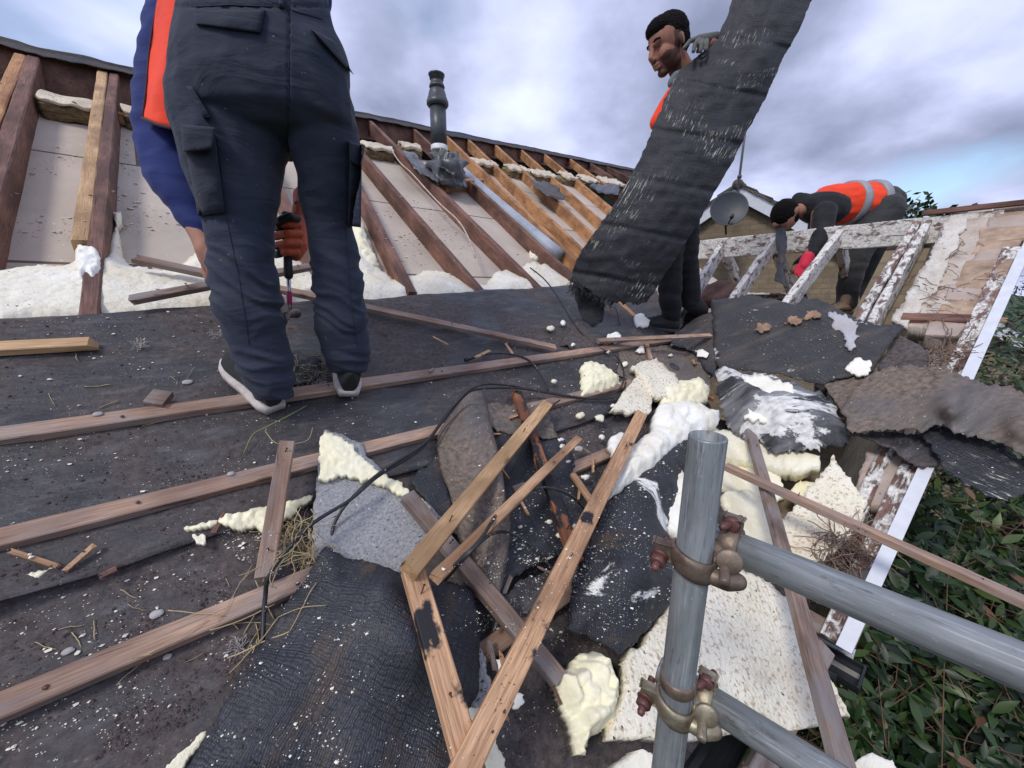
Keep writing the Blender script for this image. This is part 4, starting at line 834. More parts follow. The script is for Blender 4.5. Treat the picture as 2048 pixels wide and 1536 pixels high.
foam([(932, 1418), (975, 1412), (985, 1470), (1010, 1520), (1020, 1570), (945, 1570), (938, 1480)], M_FOAM, 'cream foam slab under the crossing of two orange battens', off=.05, sp=6, th=.03, pop=.008, cell=.03)
foam([(368, 1058), (440, 1038), (540, 1012), (626, 990), (622, 1000), (600, 1012), (580, 1035), (560, 1045), (548, 1072), (530, 1066), (512, 1054), (480, 1060), (440, 1052), (400, 1060)], M_FOAMY, 'cream foam bead squeezed out of the felt lap left of the short batten', off=.012, sp=4.5, th=.015, pop=.012, cell=.022, dw=10, plane=1, jag=3)
foam([(384, 1068), (408, 1070), (410, 1088), (392, 1088)], M_FOAM, 'single cream foam crumb below the squeezed-out bead', off=.012, sp=3.5, th=.012, pop=.006, cell=.015, plane=1)
foam([(-20, 1178), (0, 1165), (50, 1150), (108, 1134), (80, 1155), (40, 1168), (0, 1176)], M_FOAM, 'flat cream foam sliver in the felt lap at the left edge', off=.010, sp=5, th=.01, amp=.004, plane=1)
foam([(318, 1545), (360, 1505), (412, 1462), (400, 1490), (372, 1525), (350, 1560)], M_FOAM, 'pale foam sliver beside the foreground felt at the bottom', off=.02, sp=5, th=.012, amp=.006, plane=1)
foam([(1040, 1125), (1080, 1108), (1120, 1090), (1115, 1108), (1080, 1122), (1050, 1132)], M_FOAM, 'cream foam strip peeking from under the crumpled black felt', off=.03, sp=5, th=.015, pop=.006, cell=.02)
foam([(1215, 672), (1232, 664), (1242, 672), (1236, 682), (1218, 682)], M_FOAMW, 'white foam crumb on the lath left of the standing worker\'s shoe', off=.05, sp=3, th=.02, pop=.008, cell=.02)
foam([(1390, 700), (1405, 698), (1418, 706), (1412, 714), (1394, 712)], M_FOAMW, 'flat white foam spot on the hanging black flap', off=.065, sp=3, th=.006)
foam([(1270, 632), (1285, 628), (1300, 640), (1296, 652), (1276, 652)], M_FOAMW, 'white foam bit below the torn end of the held felt', off=.03, sp=3, th=.02, pop=.008, cell=.02)
fp = foam([(1655, 625), (1690, 628), (1712, 650), (1720, 672), (1700, 700), (1688, 678), (1665, 655)], mat_foam('grey_foam_smear', (.48, .49, .52), (.36, .37, .40), speck=.3, bumps=40), 'grey-white foam smear on the broad black felt', off=.064, sp=5, th=.006, jag=6, amp=.006)
foam([(1690, 738), (1720, 715), (1742, 722), (1738, 742), (1712, 750)], M_FOAMW, 'white foam fringe at the lower edge of the broad black felt', off=.06, sp=4, th=.01, jag=4, amp=.008)
# ================================================================== CABLES
tag(tube('cable', [G(x, y, f, 1) for x, y, f in ((935, 718, .02), (975, 708, .03), (1020, 708, .035), (1060, 722, .03), (1088, 760, .02), (1095, 780, .015))], .0045, M_CABLE, n=40, k=7), 'short black lead with a plug crossing the first nailed batten', 'cable')
tag(link('cable_plug', *tubegeo([G(930, 720, .02, 1), G(942, 716, .022, 1), G(944, 716, .022, 1), G(955, 713, .024, 1)], [.009, .009, .007, .006], 8), M_PLBLK), 'black plug at the loose end of the short lead', 'plug')
tag(tube('cable', [G(x, y, f) for x, y, f in ((525, 1290, .02), (530, 1200, .04), (545, 1140, .08), (620, 1052, .10), (700, 1000, .09), (760, 950, .08), (840, 900, .06), (880, 850, .06), (925, 795, .12), (960, 778, .13), (1040, 777, .06), (1120, 790, .04), (1180, 796, .03), (1230, 785, .05), (1248, 755, .06), (1235, 715, .04), (1190, 690, .02), (1150, 650, .02), (1120, 600, .03), (1090, 560, .03), (1060, 535, .05))], .0045, M_CABLE, n=220, k=7), 'long black cable looping from the white foam down past the grey sheet', 'cable')
tag(tube('cable', [G(x, y, f) for x, y, f in ((662, 1100, .02), (668, 1050, .04), (700, 1000, .07), (760, 945, .09), (850, 885, .07), (900, 820, .10), (950, 774, .14), (1010, 770, .07), (1100, 785, .04), (1190, 798, .03), (1240, 790, .04), (1252, 765, .05))], .004, M_CABLE, n=150, k=7), 'second black cable running beside the long one over the grey sheet', 'cable')
tag(tube('cable', [G(x, y, f) for x, y, f in ((880, 1165, .12), (920, 1120, .20), (960, 1080, .22), (1000, 1020, .14), (1040, 990, .12), (1090, 975, .13), (1140, 990, .12), (1170, 1020, .06))], .0042, M_CABLE, n=80, k=7), 'black cable arching over the tarred batten', 'cable')
tag(tube('cable', [G(x, y, f) for x, y, f in ((890, 1160, .13), (940, 1105, .22), (980, 1070, .20), (1015, 1065, .12), (1060, 1090, .10), (1115, 1150, .06))], .0042, M_CABLE, n=80, k=7), 'lower black cable arching towards the longest batten', 'cable')
tag(tube('cable', [G(x, y, f) for x, y, f in ((1000, 1000, .10), (1025, 950, .05), (1055, 880, .06), (1080, 830, .08), (1120, 800, .05))], .0035, M_CABLE, n=60, k=7), 'thin black cable slanting between the pale and tarred battens', 'cable')

# small broken pieces lying about the pile
PILE = [(1000, 620), (1240, 640), (1420, 690), (1400, 780), (1250, 900), (1180, 1060), (1120, 1300), (1000, 1480), (960, 1200), (1000, 1000), (880, 820), (760, 760)]
def inpoly(poly):
    while True:
        x_, y_ = random.uniform(min(p[0] for p in poly), max(p[0] for p in poly)), random.uniform(min(p[1] for p in poly), max(p[1] for p in poly))
        if inside(x_, y_, poly): return x_, y_
for i in range(31):
    x_, y_ = inpoly(PILE if i < 26 else [(60, 960), (560, 860), (560, 1200), (100, 1380)]); p = G(x_, y_, .03 if i < 26 else .012, 1); a = random.uniform(0, 6.28); L_ = random.uniform(.03, .12)
    d_ = U*cos(a) + S1*sin(a) + N1*random.uniform(-.05, .12)
    tag(bar('wood_splinter', p, p + d_*L_, random.uniform(.004, .014), random.uniform(.003, .008), N1, MW[random.choice(['loose', 'grey', 'pink', 'old', 'pale'])], rag=.012, seg=6), 'small wood splinter lying loose on the dark felt', 'splinter', 'small wood splinters on the felt')
for i in range(30):
    x_, y_ = inpoly([(1080, 640), (1240, 650), (1380, 700), (1220, 830), (1180, 960), (1150, 1060), (1060, 1130), (1100, 1300), (1000, 1300), (1040, 1000), (1130, 860)]); s = random.uniform(4, 10)
    pts = [(x_ + s*cos(t*pi/3.5)*random.uniform(.6, 1.3), y_ + s*.7*sin(t*pi/3.5)*random.uniform(.6, 1.3)) for t in range(7)]
    tag(patch('foam_fragment', pts, random.choice([M_FOAMW, M_FOAM]), off=.035, sp=3, th=.010, jag=1, pop=.005, cell=.012, edge=.006, dw=5, plane=1), 'small white foam fragment lying in the debris pile', 'foam', 'small foam fragments in the pile')
felt([(1000, 1190), (1060, 1150), (1130, 1135), (1120, 1180), (1060, 1225), (985, 1262)], M_FELT, 'rumpled dark felt tongue above the lowest short batten', off=.03, sp=7, amp=.022, freq=14, plane=1, jag=4)
felt([(1150, 640), (1180, 655), (1240, 690), (1180, 700), (1120, 690)], M_FELTB, 'dusty raised felt wrinkle left of the standing worker\'s feet', off=.014, sp=6, amp=.016, freq=12, plane=1, jag=3)
felt([(900, 1300), (960, 1290), (985, 1380), (960, 1420), (930, 1420)], M_GFOAM, 'grey foam-faced corner showing under the largest felt', off=.025, sp=6, amp=.01, plane=1, jag=3)
felt([(1400, 1000), (1440, 1010), (1470, 1080), (1440, 1100), (1400, 1060)], M_HES, 'black felt remnant just behind the upright tube', off=.05, sp=6, amp=.02, freq=14, jag=4)
# ================================================================== SCATTERED BITS
def caster():
    bpy.context.view_layer.update(); dg = bpy.context.evaluated_depsgraph_get()
    def f(x, y, obj=None):
        d = ray(x, y).normalized(); o_ = CAM.copy()
        for _ in range(6):
            ok, loc, n_, _i, ob, _m = sc.ray_cast(dg, o_, d)
            if not ok: return None
            if obj is None or ob == obj: return loc, (n_ if n_.dot(d) < 0 else -n_), ob
            o_ = loc + d * .002
        return None
    return f
cast = caster()
def scatter(name, m, regs, kind='stuff', label=None, cat=None, sz=(.002, .006), flat=.6, okn=None):
    a = Acc()
    for poly, n, thr, cs in regs:
        xs = [p[0] for p in poly]; ys = [p[1] for p in poly]; done = tries = 0
        while done < n and tries < n * 25:
            tries += 1; x_, y_ = random.uniform(min(xs), max(xs)), random.uniform(min(ys), max(ys))
            if not inside(x_, y_, poly): continue
            if nz(V((x_*cs, y_*cs*1.8, 3.3))) + .35*nz(V((x_*cs*4, y_*cs*4, 7.3))) < thr + random.uniform(-.15, .15): continue
            h = cast(x_, y_)
            if not h or h[2].name.startswith(('ground', 'bargeboard', 'foam_', 'batten')) or h[2].name.startswith(('rafter', 'verge', 'loose')) and random.random() < .85: continue
            s = random.uniform(*sz) * (.4 + 1.5 * random.random()**9); crumb(a, h[0] + h[1]*s*.3, s, flat); done += 1
    return tag(link(name, a.v, a.f, m, smooth=False), label, cat, kind=kind)
ROOFP = [(0, 640), (1100, 590), (1420, 610), (1420, 700), (1330, 900), (1200, 1300), (1250, 1480), (900, 1536), (0, 1536)]
scatter('foam_crumbs', M_CHIP, [(ROOFP, 2300, .05, .009), ([(1020, 600), (1420, 620), (1420, 800), (1300, 1000), (960, 1250), (1000, 800)], 1100, -.1, .02), ([(1130, 860), (1380, 860), (1350, 1300), (1130, 1300)], 900, -.05, .015), ([(950, 1110), (1160, 1110), (1130, 1300), (950, 1280)], 350, -.1, .02),
    ([(400, 1040), (620, 1000), (620, 1180), (480, 1120)], 300, -.1, .02), ([(1430, 610), (1790, 660), (1740, 760), (1440, 740)], 420, -.1, .012), ([(1690, 700), (2048, 780), (2048, 990), (1700, 880)], 150, -.1, .012), ([(1380, 600), (1600, 450), (2048, 420), (1900, 760), (1650, 1240)], 500, -.1, .02)],
    label='white crumbs of broken spray foam strewn over the felt and timber', cat='foam crumbs', sz=(.0013, .0034))
scatter('foam_flecks', M_CHIP, [([(0, 130), (260, 160), (430, 460), (0, 490)], 700, .0, .008), ([(740, 360), (1150, 540), (1080, 560), (760, 520)], 900, -.1, .01), ([(960, 300), (1200, 400), (1180, 540), (1000, 450)], 200, -.1, .01)], label='pale flecks of foam spattered on the ceiling boards between the rafters', cat='foam flecks', sz=(.003, .008), flat=.35)
scatter('moss_grit', M_GRIT, [(ROOFP, 5200, .10, .006), ([(300, 1150), (560, 1180), (480, 1400), (180, 1536), (250, 1400)], 2600, -.05, .01), ([(0, 1130), (520, 1120), (300, 1240), (0, 1320)], 900, .0, .01), ([(960, 1200), (1230, 1200), (1230, 1530), (960, 1530)], 1500, -.2, .01), ([(1560, 1040), (1760, 1040), (1640, 1240)], 700, -.4, .02), ([(200, 920), (480, 880), (430, 1010), (180, 1060)], 700, -.1, .01)],
    label='reddish moss and grit dust collected above the nailed battens', cat='grit', sz=(.0008, .0026), flat=.6)
def strands(name, m, cx, cy, rx, ry, n, L, r, lab, cat, lift=.012, wild=1.0):
    a = Acc()
    for i in range(n):
        t = random.random()*6.28; q = sqrt(random.random()); h = cast(cx + rx*q*cos(t), cy + ry*q*sin(t))
        if not h: continue
        p, nn = h[0], h[1]; e1 = nn.cross(V((random.uniform(-1, 1), random.uniform(-1, 1), random.uniform(-.3, .3)))).normalized(); e2 = nn.cross(e1)
        pts = []; ang = random.uniform(-.5, .5); q_ = p + nn*.003
        for k in range(7):
            pts.append(q_); ang += random.uniform(-.6, .6)*wild; q_ = q_ + (e1*cos(ang) + e2*sin(ang)) * L/6*random.uniform(.5, 1.2) + nn * lift * random.uniform(-.45, .6)
        v, f = tubegeo(pts, r*random.uniform(.6, 1.3), 4); a.add(v, f)
    return tag(link(name, a.v, a.f, m), lab, cat, kind='stuff')
strands('straw', M_STRAW, 598, 1085, 38, 50, 130, .09, .0010, 'dry straw nest beside the grey foam-backed sheet', 'straw')
strands('straw', M_STRAW, 500, 1250, 95, 30, 14, .12, .0011, 'few straw stalks lying along the lowest nailed batten', 'straw', .004, .3)
strands('straw', M_STRAW, 610, 745, 45, 30, 60, .05, .0008, 'straw and grit between the shoes of the nearest worker', 'straw')
strands('straw', M_STRAW, 400, 760, 330, 90, 14, .05, .0009, 'stray straw stalks on the upper felt', 'straw', .004, .4)
strands('straw', M_STRAW, 300, 1250, 280, 110, 12, .04, .0008, 'stray straw stalks on the lower felt', 'straw', .004, .4)
strands('roots', M_ROOT, 1690, 1105, 62, 45, 230, .12, .0016, 'tangle of dry roots and nest stems beside the verge plank', 'roots', .02)
strands('roots', M_ROOT, 1890, 712, 38, 24, 110, .12, .0016, 'tangle of dry stems under the short verge batten', 'roots', .02)
strands('roots', M_ROOT, 1900, 560, 70, 90, 40, .16, .0018, 'dry creeper stems on the broken verge brickwork', 'roots', .015)
for (x_, y_, n, l) in ((278, 694, 90, 'fluffy down feather tuft near the broken batten stub'), (634, 765, 70, 'down feathers by the right shoe'), (1130, 0, 0, ''), (478, 1298, 80, 'down feathers caught at the edge of the foreground felt'), (768, 668, 60, 'small feathered moss clump right of the trousered legs'), (438, 672, 60, 'frayed feather scrap left of the trousered legs')):
    if n: strands('feather', M_FEATH if 'moss' not in l else M_ROOT, x_, y_, 10, 6, n//2, .026, .0005, l, 'feather', .012)
def pebble(x, y, s, lab, m=M_PEB):
    h = cast(x, y); bm = bmesh.new(); bmesh.ops.create_icosphere(bm, subdivisions=3, radius=1)
    for v in bm.verts: v.co = (U*v.co.x*1.4 + S1*v.co.y + N1*v.co.z*.5) * s * (1 + .2*nz(v.co*1.3 + V((x, y, 0))))
    me = bpy.data.meshes.new('pebble'); bm.to_mesh(me); bm.free(); me.materials.append(m); me.polygons.foreach_set('use_smooth', [True]*len(me.polygons))
    o = bpy.data.objects.new('pebble', me); COL.objects.link(o); o.location = h[0] + N1*s*.35; tag(o, lab, 'pebble', 'pebbles on the felt')
for q in ((375, 766, .009, 'grey-blue oval pebble left of the tilted shoe'), (196, 829, .007, 'pale pebble on the upper edge of the first nailed batten'), (462, 948, .006, 'pale pebble on the second nailed batten'), (314, 1229, .008, 'flat white pebble above the lowest nailed batten'), (137, 1303, .006, 'small white pebble on the lowest nailed batten near the left edge'), (335, 1314, .005, 'small chalky pebble just below the lowest nailed batten')): pebble(*q)
tag(tube('grass_stem', [G(x, y, f, 1) for x, y, f in ((487, 908, .01), (505, 870, .02), (530, 855, .03), (570, 835, .03), (612, 812, .01))], .0014, mat_plain('green_stem', (.22, .26, .08), .7), n=20, k=5), 'single green grass stem below the shoes', 'grass stem')
tag(tube('grass_stem', [G(x, y, f, 1) for x, y, f in ((530, 862, .02), (550, 885, .02), (580, 888, .02), (615, 880, .02), (626, 855, .02))], .0011, M_STRAW, n=20, k=5), 'curved dry stem looping over the top of the short batten', 'grass stem')
for x_, y_, l in ((1590, 640, 'crumpled dead leaf on the broad black felt'), (1628, 630, 'smaller dead leaf right of the crumpled one'), (1528, 655, 'curled sliver of bark in the middle of the broad felt')):
    tag(patch('dead_leaf', [(x_-22, y_+6), (x_-12, y_-8), (x_+4, y_-9), (x_+16, y_-4), (x_+12, y_+6), (x_-6, y_+9)], M_LEAFD, off=.07, sp=3, amp=.02, freq=30, jag=3, th=.002), l, 'leaf', 'dead leaves on the broad felt')
# ================================================================== CREEPER
def creeper():
    o = thing('creeper', V((3.0, 1.6, 0)), 'dense dark green creeper growing up beside the bargeboard', 'shrub')
    def dep(y): 
        T_ = ((1700, 1.4), (1536, 1.48), (1300, 1.62), (1000, 1.95), (760, 2.5), (650, 3.0), (590, 3.5), (540, 3.9))
        for (a, d0), (b, d1) in zip(T_, T_[1:]):
            if a >= y >= b: return d0 + (d1-d0)*(a-y)/(a-b)
        return 3.9
    a = Acc(); st = Acc(); poly = [(1560, 1460), (1690, 1330), (1700, 1250), (1800, 1040), (1880, 850), (1960, 700), (2015, 590), (2048, 548), (2300, 500), (2450, 1000), (2400, 1700), (1300, 1700), (1360, 1530)]
    n = 0
    while n < 20000:
        x_, y_ = random.uniform(1300, 2450), random.uniform(500, 1700)
        if not inside(x_, y_, poly): continue
        dd = random.random()**1.6; k = nz(V((x_*.008, y_*.012, 1))) + .5*nz(V((x_*.02, y_*.03, 4)))
        d = dep(y_) * (1 + .10*k) + dd * .75; p = PZ(x_, y_, d); n += 1
        s = random.uniform(.016, .044) * (1.15 if y_ > 1000 else 1.0); clus = nz(p*5)
        nrm = V((random.gauss(-.25, .5), random.gauss(-.45, .5), random.gauss(.9, .35))).normalized()
        ax = nrm.cross(V((sin(clus*9)+random.gauss(0, .5), cos(clus*9)+random.gauss(0, .5), random.gauss(-.5, .3)))).normalized(); sd_ = nrm.cross(ax)
        fold, droop = random.uniform(.12, .35), random.uniform(.1, .5); vs_ = []
        for i, wd in enumerate((.03, .21, .27, .15, 0)):
            f = i/4; c = p + ax*s*2.3*f - nrm*s*droop*f*f
            if wd: vs_ += [c + sd_*s*wd*1.35 + nrm*s*fold*wd, c, c - sd_*s*wd*1.35 + nrm*s*fold*wd]
            else: vs_ += [c]
        f_ = [q for i in range(3) for q in ((i*3, i*3+3, i*3+4, i*3+1), (i*3+1, i*3+4, i*3+5, i*3+2))] + [(9, 12, 10), (10, 12, 11)]
        tone = max(0, min(.95, .42 + .5*clus + random.gauss(0, .17))); tone = 1 if random.random() < .012 else tone
        a.add(vs_, f_, tone)
        if random.random() < .05:
            q = p + V((random.gauss(0, .12), random.gauss(0, .12), random.gauss(-.1, .12))); r2 = p + V((random.gauss(0, .3), random.gauss(0, .3), random.gauss(-.2, .2)))
            v, f = tubegeo(catmull([p, q, r2], 8), .0022, 4); st.add(v, f)
    link('foliage', a.v, a.f, M_LEAF, o, attr=a.a); link('stem', st.v, st.f, M_STEM, o)
creeper()
sc_ = Acc()
for _ in range(260):
    x_, y_ = random.uniform(1720, 2048), random.uniform(640, 1536); 
    h = None
    crumb(sc_, PZ(x_, y_, 1.55 + (1536-y_)/900*1.0), random.uniform(.0015, .005), .6)
# ================================================================== NEIGHBOUR HOUSE
def neighbour():
    D = 8.0; ap = PZ(1479, 366, D); o = thing('neighbour_house', V((ap.x, ap.y + 3, 0)), 'neighbouring stone house with white-boarded gable and weathered tiled roof', 'house')
    sl = tan(radians(33)); hw = 4.6; X, Y_ = V((1, 0, 0)), V((0, 1, 0)); b = ap - Z*.10
    ang = radians(-38); X = V((cos(ang), sin(ang), 0)); Y_ = V((-sin(ang), cos(ang), 0))
    L, R = b - X*hw - Z*hw*sl, b + X*hw - Z*hw*sl
    vs_ = [V((L.x, L.y, 0)), V((R.x, R.y, 0)), R, b, L]; c = Y_*8
    vs_ += [v + c for v in vs_]; uvf = lambda v: ((v - b).dot(X), v.z)
    link('wall', vs_, [(0, 1, 2, 3, 4), (5, 6, 7, 8, 9), (0, 5, 9, 4), (1, 6, 7, 2)], M_STONE, o, [uvf(v) if i < 5 else ((v-b).dot(Y_), v.z) for i, v in enumerate(vs_)], smooth=False)
    for sgn in (-1, 1):
        e = (X*sgn - Z*sl).normalized(); up = (Z + X*sgn*sl).normalized(); p0 = b - Y_*.14 + e*.02; p1 = p0 + e*(hw+.5)*1.15
        bar('bargeboard', p0, p1, .03, .23, up, M_WHITE, o, off=-.20, wobble=0)
        # tiled slope: courses of lapped tiles with uneven butts
        vs2, f2 = [], []; nC = 17; nT = 44
        for i in range(nC):
            d0, d1 = (hw+.5)*1.15*i/nC, (hw+.5)*1.15*(i+1)/nC + .02
            for j in range(nT):
                y0 = -.20 + 8.4*j/nT; y1 = y0 + 8.4/nT - .008; h = .03 + .012*random.random(); q = len(vs2); t_ = .022
                P0 = b + up*.05
                for dd, hh in ((d0, h-.02), (d1 + random.uniform(-.012, .012), h+.012)):
                    for yy in (y0, y1):
                        for k in (0, -t_): vs2.append(P0 + e*dd + Y_*yy + up*(hh+k))
                f2 += [(q, q+2, q+6, q+4), (q+4, q+6, q+7, q+5), (q, q+4, q+5, q+1), (q+2, q+3, q+7, q+6), (q+1, q+5, q+7, q+3)]
        fix_normals(link('tiled_slope', vs2, f2, M_TILE, o, smooth=False))
        bar('verge_mortar', b + up*.02 - Y_*.17, b + up*.02 - Y_*.17 + e*(hw+.5)*1.15, .05, .045, up, M_TILE, o, wobble=.02, seg=60)
    for j in range(18): lathe('ridge_tile', [(.10, 0), (.105, .43), (.115, .44), (.115, .46)], b + Z*.04 + Y_*(-.2 + .46*j), Y_, M_TILE, o, 14)
    # dish
    dc = PZ(1458, 417, D - .55); dn = V((-.35, -1.0, .28)).normalized()
    dish = thing('satellite_dish', dc, 'dark grey satellite dish on the neighbouring gable wall', 'satellite dish')
    prof = [(.001, -.07)] + [(.33*t, -.07 + .07*t*t) for t in (.25, .5, .75, .95)] + [(.335, .004), (.33, .008), (.31, -.001)] + [(.31*t, -.062 + .06*t*t) for t in (.8, .5, .2)] + [(.001, -.06)]
    m_ = mat_plain('dish_grey', (.030, .035, .043), .5, var=.15, bump=0); lathe('reflector', prof, dc, dn, m_, dish, 40)
    tube('feed_arm', [dc - Z*.32 + dn*.0, dc - Z*.22 + dn*.28 + V((.05, 0, 0))], .012, M_PLBLK, dish); lathe('feed_head', [(.03, 0), (.035, .02), (.035, .08), (.02, .1)], dc - Z*.24 + dn*.26 + V((.04, 0, 0)), -dn, M_PLBLK, dish, 16)
    tube('wall_bracket', [dc - dn*.06, dc - dn*.25 - Z*.15, dc - dn*.25 - Z*.35 + Y_*.2], .02, M_DKGREY, dish)
    # aerial
    a0 = PZ(1474, 395, D - .35); a1 = PZ(1498, 215, D - .35); k = (a1 - a0); a0 = V((a0.x, a0.y, a0.z)); top = a0 + Z*3.15
    an = thing('tv_aerial', a0, 'thin grey television aerial mast on the gable apex', 'aerial'); mm = mat_plain('aerial_metal', (.33, .32, .32), .5, metal=.4)
    lathe('mast', [(.022, 0), (.022, 3.15)], a0, Z, mm, an, 10)
    bt = top - Z*.12; tube('boom', [bt - X*.5, bt + X*.55], .012, mm, an)
    for i in range(9): tube('element', [bt + X*(-.45 + .12*i) - Y_*.12, bt + X*(-.45 + .12*i) + Y_*.12], .006, mm, an, k=6)
    for s_ in (-1, 1): tube('reflector', [bt + X*.5 + Z*.02*s_, bt + X*.5 + Z*.13*s_], .05, mat_plain('aerial_panel', (.5, .5, .5), .5), an, k=4)
    for i in (0, 1): lathe('bracket', [(.04, 0), (.04, .05)], a0 + Z*(.05 + .3*i), Z, M_DKGREY, an, 8)
neighbour()
def far_tree(x, y, d, r, lab):
    c = PZ(x, y, d); o = thing('tree', V((c.x, c.y, 0)), lab, 'tree'); a = Acc()
    for _ in range(2600):
        q = V((random.gauss(0, 1), random.gauss(0, 1), random.gauss(0, 1))).normalized() * r * random.random()**.35; q *= 1 + .35*nz(q*1.2/r*2); q.z *= .8; p = c + q
        s = r*.055; n_ = V((random.gauss(0, 1), random.gauss(0, 1), random.gauss(.6, 1))).normalized(); ax = n_.cross(V((random.random(), random.random(), .3))).normalized(); b = n_.cross(ax)
        a.add([p+ax*s, p+b*s*.6, p-ax*s, p-b*s*.6], [(0, 1, 2, 3)], max(0, min(1, .3 + .4*nz(p*1.5) + random.gauss(0, .1))))
    link('crown', a.v, a.f, M_LEAF, o, attr=a.a); tube('trunk', [V((c.x, c.y, 0)), V((c.x+.1, c.y, c.z*.5)), c], [.18*(1-f*.6/20) for f in range(21)], M_STEM, o, n=20, k=10)
far_tree(1790, 505, 13, 2.0, 'leafy green tree glimpsed beyond the rafters right of the bending worker')
far_tree(2330, 560, 15, 2.6, 'round green tree far off beyond the creeper')
# ================================================================== SCAFFOLD
def ztube(name, p0, p1, r, m, label, caps=True, group=None, cat='scaffold tube'):
    d = (p1 - p0); L = d.length; prof = [(r-.0035, .004), (r-.002, 0), (r, .002), (r, L*.5), (r, L-.002), (r-.001, L), (r-.0035, L), (r-.0035, L-.25)]
    o = lathe(name, prof, V((0, 0, 0)), Z, m, None, 40); o.matrix_basis = Matrix.Translation(p0) @ d.to_track_quat('Z', 'Y').to_matrix().to_4x4() @ Matrix.Translation(o.location)
    return tag(o, label, cat, group)
A0 = PZ(1416, 872, .517); UPX, UPY = A0.x, A0.y
def zup(y): cy = (768 - y)/F; return UPY*(cy*cos(PITCH) - sin(PITCH))/(cos(PITCH) + cy*sin(PITCH)) + CAM.z
R_ = .0242
ztube('scaffold_tube', V((UPX, UPY, .02)), V((UPX, UPY, A0.z)), R_, M_STEEL, 'upright galvanised scaffold tube with open top', group='scaffold tubes')
L0, L1 = PZ(1412, 1072, .605), PZ(2150, 1455, .375); L1.z = L0.z
d1 = (L1 - L0).normalized(); ztube('scaffold_tube', L0, L0 + d1*2.2, R_, M_STEEL, 'long horizontal scaffold tube reaching from the upright to the right edge', group='scaffold tubes')
K0, K1 = PZ(1372, 1372, .66), PZ(1600, 1545, .56); K1.z = K0.z; d2 = (K1 - K0).normalized()
ztube('scaffold_tube', K0 - d2*.045, K0 + d2*2.0, R_, M_STEEL, 'lower scaffold tube leaving the bottom edge of the photo', group='scaffold tubes')
def coupler(y, led, ld, m, lab):
    c = V((UPX, UPY, zup(y))); o = thing('scaffold_coupler', c, lab, 'coupler', 'scaffold couplers')
    vf = V((-UPX, -UPY, 0)).normalized(); rt = V((vf.y*-1, vf.x, 0)); rt = rt if rt.x > 0 else -rt
    def band(name, cc, axis, a0, a1, hh, e1, e2, rr=.0258, th=.0055, tilt=0):
        vs_, f = [], []; k = 26
        for i in range(k+1):
            t = a0 + (a1-a0)*i/k; dr = e1*cos(t) + e2*sin(t); hw = hh*(.75 + .25*sin(pi*i/k)); sh = axis*tilt*cos(t)
            for r2, h2 in ((rr, -hw), (rr+th*.8, -hw*.92), (rr+th, -hw*.5), (rr+th*1.25, 0), (rr+th, hw*.5), (rr+th*.8, hw*.92), (rr, hw)): vs_.append(cc + dr*r2 + axis*h2 + sh)
        for i in range(k):
            for j in range(7): f.append((i*7+j, i*7+(j+1) % 7, (i+1)*7+(j+1) % 7, (i+1)*7+j))
        f += [tuple(range(7)), tuple(k*7+j for j in range(7))[::-1]]
        return fix_normals(link(name, vs_, f, m, o))
    band('strap', c, Z, radians(-35), radians(205), .017, rt, vf, tilt=-.008)
    band('saddle', c, Z, radians(180), radians(365), .019, rt, vf)
    # lugs and tee bolt on the left, swung strap knuckle on the right
    lug = c - rt*.038 + vf*.006; box('lug', lug + Z*.006, rt*.014, vf*.006, Z*.013, m, o, .003)
    ba = (-rt*.15 + vf*1.0 - Z*.35).normalized(); bp = c - rt*.043 + vf*.004 - Z*.002
    lathe('bolt', [(.0055, -.028), (.006, -.026)] + [(.0056 + .0006*(i % 2), -.026 + .0028*i) for i in range(20)] + [(.0045, .032), (.001, .0325)], bp, ba, M_BOLT, o, 14)
    lathe('nut', [(.0075, 0), (.0118, .0015), (.0118, .0115), (.009, .013)], bp + ba*.008, ba, M_BOLT, o, 6)
    lathe('washer', [(.0135, 0), (.0135, .0022)], bp + ba*.0055, ba, M_BOLT, o, 18)
    fuse('knuckle', m, o, chains=[[(c + rt*.027 + vf*.012 - Z*.010, .012), (c + rt*.045 + vf*.010 - Z*.012, .0135), (c + rt*.058 + vf*.004 - Z*.012, .012)]], voxel=.002, smooth=3)
    lathe('pin', [(.006, 0), (.0068, .002), (.0068, .034), (.006, .036)], c + rt*.040 + vf*.006 - Z*.006 + Z*.018, (Z*-.2 + vf).normalized(), m, o, 16)
    lathe('hinge_plate', [(.0155, 0), (.0165, .0015), (.0165, .005), (.015, .0065)], c + rt*.044 + Z*.020 + vf*.010, (vf + Z*.3).normalized(), m, o, 20)
    # band round the ledger
    q = led + ld * max(0, (c - led).dot(ld)) + ld*.03; e1 = Z; e2 = ld.cross(Z).normalized()
    band('ledger_strap', q, ld, 0, 2*pi*.93, .016, e1, e2)
    fuse('bridge', m, o, chains=[[(c*.45 + q*.55 - Z*.0, .020), (c*.75 + q*.25, .018)]], voxel=.003, smooth=3)
    box('ledger_lug', q + Z*.036 - e2*.002, ld*.012, e2*.006, Z*.012, m, o, .003)
    lathe('ledger_bolt', [(.0055, -.02)] + [(.0056 + .0006*(i % 2), -.02 + .0028*i) for i in range(17)] + [(.003, .03)], q + Z*.040, (e2 - ld*.3 if e2.dot(CAM-q) > 0 else -e2 - ld*.3).normalized(), M_BOLT, o, 14)
    lathe('ledger_nut', [(.0075, 0), (.0115, .0015), (.0115, .0115), (.009, .013)], q + Z*.040, (e2 if e2.dot(CAM-q) > 0 else -e2), M_BOLT, o, 6)
coupler(1118, L0, d1, M_RUST, 'rusty brown coupler clamping the upper horizontal tube to the upright')
coupler(1408, K0, d2, M_BRASS, 'yellowish plated coupler clamping the lower tube to the upright')
